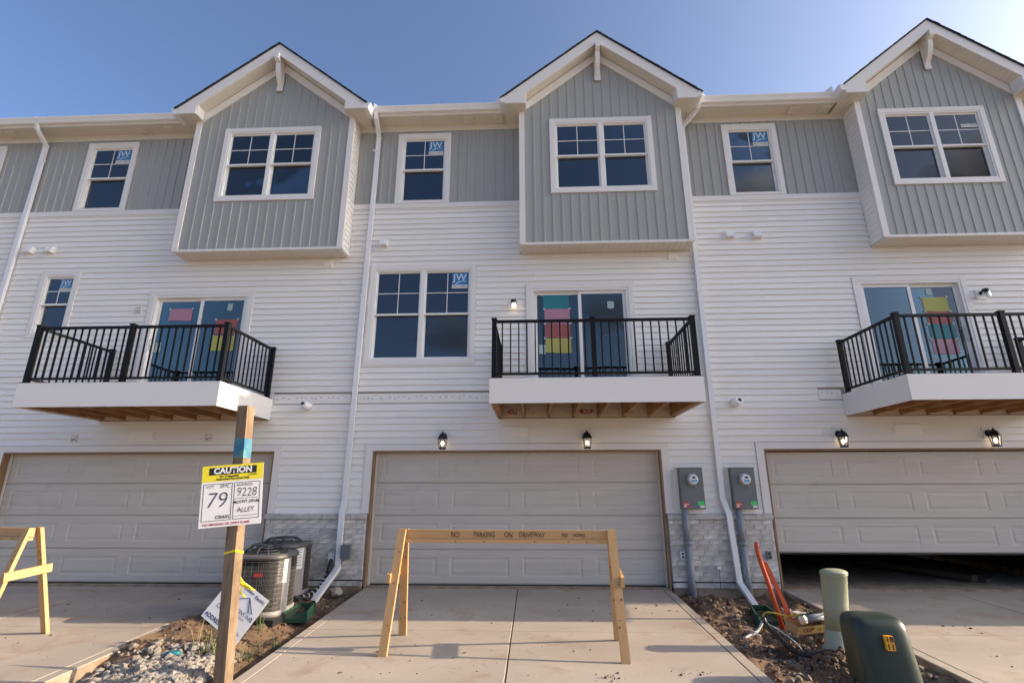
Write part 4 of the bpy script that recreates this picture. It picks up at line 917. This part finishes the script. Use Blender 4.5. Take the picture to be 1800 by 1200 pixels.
# ------------------------------------------------------------------ air conditioners
def condenser(cx, cy, z0, h, label, rot, tagside=True):
    t = thing('air_conditioner', (cx, cy, z0-.09), label, 'air conditioner', 'condensers between the garages'); r_ = .365; p = 4.2
    box('pad', 'hose_black', t, cx-.44, cx+.42, cy-.44, cy+.44, z0-.09, z0-.012)
    MB().loft([ring(cx, cy, z0-.011, r_+.02, r_+.02, 40, p, rot), ring(cx, cy, z0+.05, r_+.02, r_+.02, 40, p, rot), ring(cx, cy, z0+.055, r_, r_, 40, p, rot)]).build('base_pan', 'ac_panel', t)
    MB().loft([ring(cx, cy, z0+.055, r_-.02, r_-.02, 40, p, rot), ring(cx, cy, z0+h-.05, r_-.02, r_-.02, 40, p, rot)]).build('coil', 'ac_body', t)
    mb = MB(); n = 132; rg = ring(cx, cy, 0, r_, r_, n, p, rot)
    # even spacing along the outline
    for i in range(n):
        x, y, _ = rg[i]; mb.box(x-.0022, x+.0022, y-.0022, y+.0022, z0+.055, z0+h-.05)
    for k in range(11):
        z = z0+.09+(h-.17)*k/10; r1 = ring(cx, cy, z, r_+.003, r_+.003, 40, p, rot); r2 = ring(cx, cy, z+.006, r_+.003, r_+.003, 40, p, rot); mb.loft([r1, r2], cap=False)
    mb.build('grille', 'ac_wire', t)
    MB().loft([ring(cx, cy, z0+h-.055, r_+.018, r_+.018, 40, p, rot), ring(cx, cy, z0+h-.01, r_+.018, r_+.018, 40, p, rot), ring(cx, cy, z0+h+.008, r_-.02, r_-.02, 40, p, rot), ring(cx, cy, z0+h+.004, .27, .27, 40, 2.2, rot)]).build('top_cover', 'ac_top', t)
    mb = MB(); zt = z0+h
    for k in range(12):
        a = k*math.pi/6+rot; mb.tube([(cx+.285*math.cos(a), cy+.285*math.sin(a), zt+.006), (cx+.20*math.cos(a), cy+.20*math.sin(a), zt+.075), (cx+.09*math.cos(a), cy+.09*math.sin(a), zt+.088)], .0075, 5)
    for rr, zz in ((.285, .012), (.245, .042), (.205, .073), (.15, .082)): mb.tube([(cx+rr*math.cos(q*math.pi/16), cy+rr*math.sin(q*math.pi/16), zt+zz) for q in range(33)], .0055, 5)
    mb.loft([ring(cx, cy, zt+.07, .11, .11, 16), ring(cx, cy, zt+.092, .105, .105, 16), ring(cx, cy, zt+.10, .06, .06, 16)]); mb.loft([ring(cx, cy, zt+.002, .26, .26, 24), ring(cx, cy, zt+.006, .262, .262, 24)]); mb.build('fan_guard', 'fan_guard', t)
    # corner service panel with rating sheet
    d = Vector((math.cos(R(-32)), math.sin(R(-32)), 0)); e = Vector((-d.y, d.x, 0)); base = Vector((cx, cy, 0)) + d*(r_*1.13)
    MB().prism([base-e*.07+Vector((0, 0, z0+.03)), base+e*.13+Vector((0, 0, z0+.03)), base+e*.13+Vector((0, 0, z0+h-.052)), base-e*.07+Vector((0, 0, z0+h-.052))], -d*.10).build('service_panel', 'ac_panel', t)
    MB().prism([base-e*.055+d*.001+Vector((0, 0, z0+h*.52)), base+e*.09+d*.001+Vector((0, 0, z0+h*.52)), base+e*.09+d*.001+Vector((0, 0, z0+h-.06)), base-e*.055+d*.001+Vector((0, 0, z0+h-.06))], d*.002).build('rating_sheet', 'white_sticker', t)
    for k in range(7):
        zz = z0+h-.085-k*.036; MB().prism([base-e*.045+d*.0035+Vector((0, 0, zz)), base+e*.075*(1-.3*(k % 3)*.5)+d*.0035+Vector((0, 0, zz)), base+e*.075*(1-.3*(k % 3)*.5)+d*.0035+Vector((0, 0, zz+.010)), base-e*.045+d*.0035+Vector((0, 0, zz+.010))], d*.0006).build('rating_print', 'meter_grey', t)
    a = R(-72); d = Vector((math.cos(a), math.sin(a), 0)); e = Vector((-d.y, d.x, 0)); base = Vector((cx, cy, z0+h*.68)) + Vector((d.x*r_*1.06, d.y*r_*1.06, 0))
    MB().prism([base-e*.05-Vector((0, 0, .02)), base+e*.05-Vector((0, 0, .02)), base+e*.05+Vector((0, 0, .02)), base-e*.05+Vector((0, 0, .02))], d*.012).build('badge', 'badge_red', t)
condenser(-3.36, -1.62, -.045, .72, 'air conditioner condenser behind the post, nearer the camera', R(4)); condenser(-3.60, -.62, -.02, .73, 'air conditioner condenser against the brick, farther back', R(-3))
t = thing('refrigerant_lines', (-3.0, -.3, -.1), 'black refrigerant lines with white tape looping from the brick to the condenser', 'pipe')
MB().tube([(-3.02, -.06, .40), (-3.00, -.14, .36), (-3.02, -.18, .20), (-3.06, -.32, .04), (-3.12, -.52, -.04), (-3.20, -.82, -.045), (-3.16, -1.05, -.04)], .034, 10).build('insulation', 'hose_black', t)
ln = [(-3.03, -.2, .17), (-3.06, -.32, .04), (-3.12, -.52, -.04), (-3.20, -.82, -.045)]
for i in range(9):
    u = i/8*2.999; k = int(u); a, b = Vector(ln[k]), Vector(ln[min(k+1, 3)]); p = a.lerp(b, u-k); dd = (b-a).normalized(); MB().tube([p-dd*.014, p+dd*.014], .0375, 10).build('tape_wrap', 'white_plastic', t)
box('wall_cover', 'white_plastic', t, -3.07, -2.97, -.09, -.05, .34, .50); MB().tube([(-3.0, -.07, .44), (-3.04, -.13, .30), (-3.08, -.15, .22)], .016, 7).build('white_lead', 'pvc', t)
MB().tube([(-3.12, -1.25, -.02), (-3.0, -1.1, -.06), (-2.95, -.95, -.05), (-2.98, -.86, -.06)], .008, 6).build('copper_line', 'copper', t); MB().tube([(-3.10, -1.20, .05), (-3.02, -1.02, .0), (-2.97, -.9, -.06), (-3.05, -.75, -.06)], .018, 7).build('whip', 'hose_black', t)

def splash(pts, label):
    (cx, cy, rot, z) = pts; t = thing('splash_block', (cx, cy, z), label, 'splash block', 'green splash blocks'); d = Vector((math.sin(rot), -math.cos(rot), 0)); e = Vector((-d.y, d.x, 0)); c = Vector((cx, cy, z)); Z = Vector((0, 0, 1))
    mb = MB()
    def P_(l, w, zz): return c+d*l+e*w+Z*zz
    rings = []
    for l, w in ((-.30, .11), (-.1, .125), (.12, .15), (.32, .165)):
        rings.append([P_(l, -w, .10), P_(l, -w+.02, .10), P_(l, -w+.035, .025), P_(l, w-.035, .025), P_(l, w-.02, .10), P_(l, w, .10), P_(l, w+.01, -.02), P_(l, -w-.01, -.02)])
    mb.loft(rings, smooth=False); mb.build('tray', 'splash_green', t)
    MB().prism([P_(-.31, -.115, .10), P_(-.31, .115, .10), P_(-.29, .115, .10), P_(-.29, -.115, .10)], (0, 0, -.1)).build('back_lip', 'splash_green', t)
splash((-2.86, -1.45, R(8), -.13), 'green plastic splash block beside the near condenser and the driveway'); splash((3.40, -1.18, R(-10), -.17), 'green plastic splash block under the downspout between the meters')

# ------------------------------------------------------------------ utility pedestals
t = thing('telecom_pedestal', (3.53, -2.71, gz(-2.7)-.05), 'pale green oval utility pedestal beside the right driveway', 'pedestal')
def pr_(z, rx, ry): u = (z+.14)/.8; return ring(3.53+.08*u, -2.71, z, rx, ry, 28, 2.3, R(-8))
MB().loft([pr_(-.34, .15, .13), pr_(-.12, .15, .13), pr_(-.11, .132, .115), pr_(-.02, .130, .113), pr_(-.015, .122, .105), pr_(.05, .122, .105)]).build('base', 'ped_green', t)
MB().loft([pr_(.03, .116, .10), pr_(.30, .122, .103), pr_(.585, .130, .106), pr_(.59, .136, .112), pr_(.60, .134, .110)]).build('cover', 'ped_green', t)
MB().loft([pr_(.601, .137, .113), pr_(.615, .137, .113), pr_(.632, .122, .10), pr_(.645, .085, .07), pr_(.65, .03, .025)]).build('cap', 'ped_green', t)
box('hasp', 'ped_green', t, 3.60, 3.63, -2.825, -2.80, .02, .075)
t = thing('utility_box', (3.42, -3.75, gz(-3.7)-.1), 'dark green utility box with an orange number label, nearest the camera', 'utility box')
def ub(z, s, sy, dx=0): return ring(3.37+dx, -3.70+.10*(z), z, .230*s, .21*sy, 48, 4.5, R(-7))
lv = [(-.60, 1.12, 1.15, .02), (-.30, 1.07, 1.10, .015), (0, 1.03, 1.04, .008), (.20, 1.0, .99, 0), (.30, .985, .95, 0), (.345, .955, .89, 0), (.375, .89, .78, 0), (.395, .76, .6, 0), (.405, .5, .36, 0), (.408, .2, .15, 0)]
MB().loft([ub(z, s, sy, dx) for z, s, sy, dx in lv]).build('cover', 'box_green', t)
fx, fy = 3.355, -3.895
MB().prism([(fx-.032, fy-.026, .165), (fx+.032, fy-.033, .165), (fx+.032, fy-.022, .275), (fx-.032, fy-.014, .275)], (0, .03, 0)).build('number_label', 'label_orange', t)
lu = Vector((.064, -.007, 0)); lv_ = Vector((0, .011, .11))
for s, dx, z in (('1', -.016, .248), ('8', .016, .248), ('1', -.016, .192), ('1', .016, .192)): text(s, .058, 'ink', t, Vector((fx, fy-.0285+(z-.165)*.11, z))+lu.normalized()*dx, lu, lv_, 'number', off=.003, bold=.002)
text('UTILITIES', .035, 'ink', t, (3.36, -3.74, .4095), (1, -.12, 0), (.1, 1, 0), 'moulded_lettering')
box('latch', 'box_green', t, 3.29, 3.36, -3.965, -3.93, -.12, -.085)

# ------------------------------------------------------------------ debris on the right strip
t = thing('orange_pipes', (3.46, -1.6, -.12), 'two bent orange plastic ducts sticking up from the soil by the meters', 'duct')
MB().tube([(3.44, -1.62, -.22), (3.40, -1.6, .05), (3.33, -1.6, .36), (3.27, -1.6, .60), (3.25, -1.6, .72), (3.247, -1.6, .80), (3.25, -1.6, .825)], [.029, .029, .029, .029, .029, .029, .017], 12).build('duct', 'orange', t)
mb = MB(); pts = [(3.56, -1.66, -.2), (3.495, -1.62, .1), (3.385, -1.6, .42), (3.325, -1.6, .57)]
for a, b in zip(pts[:-1], pts[1:]): mb.bar(a, Vector(b)+(Vector(b)-Vector(a)).normalized()*.004, .05, .026, (0, -1, 0))
mb.build('duct', 'orange', t)
t = thing('siding_scraps', (3.62, -1.95, -.05), 'pale offcuts of siding lying on the soil by the pedestal', 'offcut')
for i in range(4):
    o = Vector((3.56+.062*i, -1.66-.05*i, .0-.006*i)); d = Vector((.12, -.62, -.05)); s_v = Vector((.085, .02, .004)); MB().prism([o, o+s_v, o+s_v+d, o+d], (0, 0, .012)).build('offcut', 'soffit', t)
t = thing('cardboard_box', (3.35, -2.4, -.1), 'crushed cardboard carton lying on the soil by the pedestal', 'box')
o = Vector((3.25, -2.42, -.085)); a = Vector((.36, -.03, .05)); b = Vector((-.05, .17, .04)); h = Vector((-.0, -.04, .10))
mb = MB(); mb.poly([o, o+b, o+b+a, o+a]); mb.poly([o, o+a, o+a+h*.9, o+h]); mb.poly([o+b, o+b+h*.8, o+b+a+h*.7, o+b+a]); mb.poly([o, o+h, o+b+h*.8, o+b]); mb.poly([o+a, o+a+b, o+a+b+h*.7, o+a+h*.9]); mb.poly([o+h, o+h+Vector((-.05, .02, .06))+b*.4, o+b+h*.8+Vector((-.04, .0, .03))]); mb.build('carton', 'cardboard', t)
MB().prism([o+h*.1-Vector((0, .003, 0)), o+a+h*.1-Vector((0, .003, 0)), o+a+h*.85-Vector((0, .004, 0)), o+h*.9-Vector((0, .004, 0))], (0, .002, 0)).build('printed_side', 'box_yellow', t)
text('CLIP', .06, 'red_print', t, o+a*.30+h*.5-Vector((0, .004, 0)), a, h, 'printing', bold=.002, shear=.3, off=.004); text('LE 2', .045, 'ink', t, o+a*.70+h*.45-Vector((0, .004, 0)), a, h, 'printing', off=.004)
t = thing('grey_roll', (3.52, -2.35, .02), 'grey rolled membrane lying on the carton', 'roll')
MB().tube([(3.36, -2.34, .055), (3.50, -2.33, .08), (3.66, -2.32, .09)], .045, 12).build('roll', 'conduit', t); MB().tube([(3.345, -2.342, .054), (3.40, -2.336, .062)], .047, 12).build('roll_end', 'soffit', t)
def cable(label, pts, r, m, cat='cable'):
    P_ = [Vector(p) for p in pts]; out = []
    for i in range(len(P_)-1):
        p0, p1, p2, p3 = P_[max(i-1, 0)], P_[i], P_[i+1], P_[min(i+2, len(P_)-1)]
        for k in range(6):
            u = k/6; out.append(.5*((2*p1)+(p2-p0)*u+(2*p0-5*p1+4*p2-p3)*u*u+(3*p1-p0-3*p2+p3)*u**3))
    out.append(P_[-1]); tag(MB().tube(out, r, 7).build('cable', m), label, cat, 'loose cables and pipes on the soil')
def gr(x, y, h=.02): return (x, y, zr(x, y)+h)
cable('yellow cable arching over the green splash block', [gr(3.12, -1.75), (3.15, -1.80, .0), (3.24, -1.85, .03), (3.36, -1.98, .02), (3.52, -2.22, .07), gr(3.66, -2.45, .05)], .010, 'cable_yellow')
cable('thick black hose looping over the soil clods', [(3.13, -1.82, -.04), (3.06, -2.10, -.06), (3.05, -2.45, -.12), (3.12, -2.80, -.17), gr(3.30, -3.02, .03), gr(3.45, -2.95, .03), (3.52, -2.72, -.08)], .026, 'hose_black', 'hose')
cable('thin pale cable bent beside the black hose', [(3.12, -1.90, -.02), (3.09, -2.05, -.05), (3.11, -2.25, -.06), (3.17, -2.50, -.12), gr(3.2, -2.62)], .007, 'pvc')
cable('white plastic pipe lying on the soil', [gr(2.80, -2.02, .03), gr(3.0, -1.92, .05), (3.12, -1.86, -.04)], .016, 'pvc', 'pipe')
cable('short white strip lying across the white pipe', [gr(2.90, -1.80, .07), gr(2.99, -2.04, .085)], .008, 'pvc', 'pipe')
cable('black cord coiled over the grey roll', [(3.36, -2.30, .10), (3.45, -2.40, .14), (3.58, -2.40, .15), (3.66, -2.32, .12), (3.60, -2.26, .13), (3.46, -2.28, .13), gr(3.72, -2.45, .04)], .008, 'hose_black')
cable('tan cord running beside the right driveway edge', [gr(3.70, -2.5, .03), gr(3.86, -2.0, .06), gr(3.95, -1.6, .05), gr(4.05, -1.3, .04), gr(4.0, -.9, .03)], .007, 'box_yellow')
tag(MB().loft([ring(3.86, -2.02, gz(-2)-.06, .09, .07, 14), ring(3.87, -2.02, gz(-2)+.02, .085, .065, 14), ring(3.88, -2.01, gz(-2)+.07, .05, .04, 14), ring(3.88, -2.0, gz(-2)+.085, .015, .012, 14)]).build('blue_bundle', 'tarp_blue'), 'small dark blue plastic bundle behind the pale green pedestal', 'bundle')
mb = MB(); rings = []
for k in range(1, 9):
    ph = math.pi*k/9; rr = []
    for q in range(14):
        d = Vector((math.sin(ph)*math.cos(q*math.pi/7), math.sin(ph)*math.sin(q*math.pi/7), -math.cos(ph))); f = 1+.35*noise.noise(d*1.7+Vector((3, 1, 0)))+.12*noise.noise(d*5); rr.append((-2.80+d.x*.11*f, -.36+d.y*.08*f, gz(0)+.0+d.z*.075*f))
    rings.append(rr)
tag(mb.loft(rings, smooth=False).build('boulder', 'rock'), 'single large stone at the foot of the brick by the downspout', 'stone')
t = thing('timber_plank', (7.3, .9, 0), 'timber planks lying on the floor inside the open garage', 'plank')
MB().bar((6.9, 2.6, .10), (7.66, .66, .06), .14, .09).build('plank', 'dark_wood', t); MB().bar((7.2, 2.5, .03), (7.84, .62, .03), .1, .05).build('plank', 'dark_wood', t)
tag(MB().loft([ring(-3.42, -3.18, gz(-3.2)+.02, .075, .05, 14), ring(-3.42, -3.18, gz(-3.2)+.045, .08, .055, 14), ring(-3.42, -3.18, gz(-3.2)+.06, .05, .03, 14)]).build('plastic_scrap', 'paper_teal'), 'flat turquoise plastic scrap on the gravel by the left driveway', 'litter')

# ------------------------------------------------------------------ gravel, clods, weeds, crumbs
ICO = [(0, 0, 1), *[(math.cos(a)*.894, math.sin(a)*.894, .447) for a in [k*2*math.pi/5 for k in range(5)]], *[(math.cos(a)*.894, math.sin(a)*.894, -.447) for a in [(k+.5)*2*math.pi/5 for k in range(5)]], (0, 0, -1)]
IF = [(0, 1+k, 1+(k+1) % 5) for k in range(5)] + [(1+k, 6+k, 1+(k+1) % 5) for k in range(5)] + [(1+(k+1) % 5, 6+k, 6+(k+1) % 5) for k in range(5)] + [(11, 6+(k+1) % 5, 6+k) for k in range(5)]
def rocks(name, m, label, cat, lst, rnd):
    mb = MB()
    for (x, y, z, s) in lst:
        i = len(mb.v); rot = Matrix.Rotation(rnd.uniform(0, 6.28), 3, 'Z') @ Matrix.Rotation(rnd.uniform(0, 6.28), 3, 'X'); sc = Vector((rnd.uniform(.8, 1.3), rnd.uniform(.6, 1.0), rnd.uniform(.5, .9)))
        for v in ICO: mb.v.append(Vector((x, y, z)) + rot @ (Vector(v)*s*rnd.uniform(.72, 1.2) * sc))
        for f in IF: mb.face([i+q for q in f])
    return tag(mb.build(name, m), label, cat, kind='stuff')
rnd = random.Random(3); L = []
while len(L) < 3600:
    x = rnd.gauss(-3.1, .46); y = rnd.gauss(-4.0, .6)
    if not (-4.1 < x < -2.52 and -6 < y < -2.9): continue
    if x > -2.75 and y > -3.7: continue
    L.append((x, y, zl(x, y)+rnd.uniform(0, .022), rnd.choice((.012, .016, .022, .028, .036, .046, .055))))
rocks('gravel', 'rock', 'heap of pale crushed stone around the post', 'gravel', L, rnd)
L = []
for _ in range(2200):
    x = rnd.uniform(2.5, 4.18); y = rnd.uniform(-5, -.15); L.append((x, y, zr(x, y)+rnd.uniform(-.004, .008), rnd.choice((.008, .01, .014, .02, .03, .045) if rnd.random() < .5 else (.007, .01, .013))))
for cx, cy, s, n in ((3.30, -3.05, .16, 60), (3.22, -3.6, .17, 60), (3.15, -2.45, .13, 40), (2.95, -.8, .2, 60), (3.75, -3.2, .16, 40)):
    for _ in range(n):
        x = rnd.gauss(cx, s*.6); y = rnd.gauss(cy, s*.6); x = min(max(x, 2.5), 4.15); L.append((x, y, zr(x, y)+rnd.uniform(0, .03), rnd.uniform(.015, .06)))
rocks('soil_clods', 'dirt', 'brown clods of soil heaped between the middle and right driveways', 'soil', L, rnd)
L = []
for _ in range(420):
    x = rnd.uniform(2.7, 4.1); y = rnd.gauss(-2.9, .9)
    if -5 < y < -.4: L.append((x, y, zr(x, y)+rnd.uniform(0, .015), rnd.choice((.012, .018, .024, .034, .046))))
rocks('rubble', 'rubble', 'grey brown rubble strewn over the soil around the black hose', 'rubble', L, rnd)
L = []
for _ in range(1500):
    x = rnd.uniform(-4.12, -2.5); y = rnd.uniform(-4.6, -.1); L.append((x, y, zl(x, y)+rnd.uniform(-.004, .006), rnd.choice((.007, .01, .014, .02, .03))))
rocks('soil_crumbs', 'dirt', 'brown soil crumbs between the left and middle driveways', 'soil', L, rnd)
L = []
for _ in range(260):
    x = rnd.uniform(-4.1, -2.6); y = rnd.uniform(-1, -.1); L.append((x, y, zl(x, y)+.004, rnd.uniform(.008, .02)))
rocks('grey_chips', 'rock', 'loose grey stone chips along the brick foot by the condensers', 'gravel', L, rnd)
L = []
for cx, cy, s, n in ((1.0, -3.55, .10, 16), (1.75, -3.45, .10, 14), (.9, -2.9, .6, 10), (-.6, -3.3, .9, 18), (.3, -1.3, 1.3, 25), (1.9, -1.1, .3, 14), (-1.2, -3.6, .6, 14), (6.0, -3.0, .5, 40), (5.6, -3.5, .25, 24), (6.8, -2.6, .6, 40), (5.2, -1.95, .3, 10), (-6.0, -1.4, .8, 14), (-5.0, -2.9, .5, 12)):
    for _ in range(n):
        x, y = rnd.gauss(cx, s), rnd.gauss(cy, s*.5)
        if y > -.1 or 2.4 < x < 4.3 or -4.2 < x < -2.5: continue
        L.append((x, y, gz(y)+.002, rnd.choice((.004, .005, .007, .009, .013, .02))))
rocks('mud_crumbs', 'mud', 'dried mud crumbs scattered over the driveways', 'mud', L, rnd)
def weeds(name, label, spots, m):
    mb = MB()
    for (x, y, n, h, sp_) in spots:
        for _ in range(n):
            a = rnd.uniform(0, 6.28); r_ = rnd.uniform(0, .05); b = Vector((x+r_*math.cos(a), y+r_*math.sin(a), zl(x, y))); hh = h*rnd.uniform(.5, 1.1); ln = sp_*rnd.uniform(.3, 1.2); d = Vector((math.cos(a), math.sin(a), 0)); w = Vector((-d.y, d.x, 0))*rnd.uniform(.002, .0045)
            P_ = [b, b+d*ln*.3+Vector((0, 0, hh*.6)), b+d*ln*.7+Vector((0, 0, hh*.95)), b+d*ln*1.1+Vector((0, 0, hh*.85))]
            for k in range(3): mb.quad(P_[k]-w*(1-k/3.2), P_[k]+w*(1-k/3.2), P_[k+1]+w*(1-(k+1)/3.2), P_[k+1]-w*(1-(k+1)/3.2))
    tag(mb.build(name, m), label, 'weeds', kind='stuff')
weeds('green_weeds', 'green weeds growing round the diamond sign', [(-2.95, -3.2, 30, .20, .16), (-2.70, -3.05, 26, .18, .14), (-3.15, -3.1, 18, .16, .16), (-2.62, -2.6, 16, .2, .1), (-3.35, -2.7, 18, .2, .12), (-2.75, -.25, 24, .12, .08), (-3.0, -2.25, 14, .45, .12)], 'grass')
weeds('dry_weeds', 'dry straw coloured weeds round the diamond sign', [(-3.05, -3.15, 12, .26, .26), (-2.72, -3.15, 26, .16, .18), (-2.66, -2.85, 22, .18, .12), (-3.3, -3.0, 6, .32, .25)], 'straw')

# ------------------------------------------------------------------ clouds behind the camera (seen mirrored in the panes)
def cloud(cx, cy, cz, rx, rz, seed, label):
    mb = MB(); rings = []; n, m_ = 72, 44
    for k in range(1, m_):
        ph = math.pi*k/m_; rr = []
        for q in range(n):
            d = Vector((math.sin(ph)*math.cos(q*2*math.pi/n), math.sin(ph)*math.sin(q*2*math.pi/n), -math.cos(ph)))
            f = 1+.55*noise.noise(d*1.6+Vector((seed*9, 0, 0)))+.35*noise.noise(d*3.7+Vector((0, seed*5, 0)))+.2*noise.noise(d*8)+.1*noise.noise(d*17)
            rr.append((cx+d.x*rx*f, cy+d.y*rx*.8*f, cz+(d.z if d.z > 0 else d.z*.55)*rz*f))
        rings.append(rr)
    mb.loft(rings); tag(mb.build('cloud', 'cloud'), label, 'cloud', 'clouds behind the camera')
cloud(545, -516, 300, 118, 62, 1, 'large cumulus cloud mirrored in the right gable window')
cloud(255, -540, 300, 80, 50, 2, 'cumulus cloud mirrored in the narrow upper window right of the middle gable')
cloud(100, -540, 190, 42, 26, 3, 'small cumulus cloud mirrored in the middle sliding door')
cloud(-80, -540, 165, 48, 18, 4, 'low flat cloud mirrored in the big middle window')
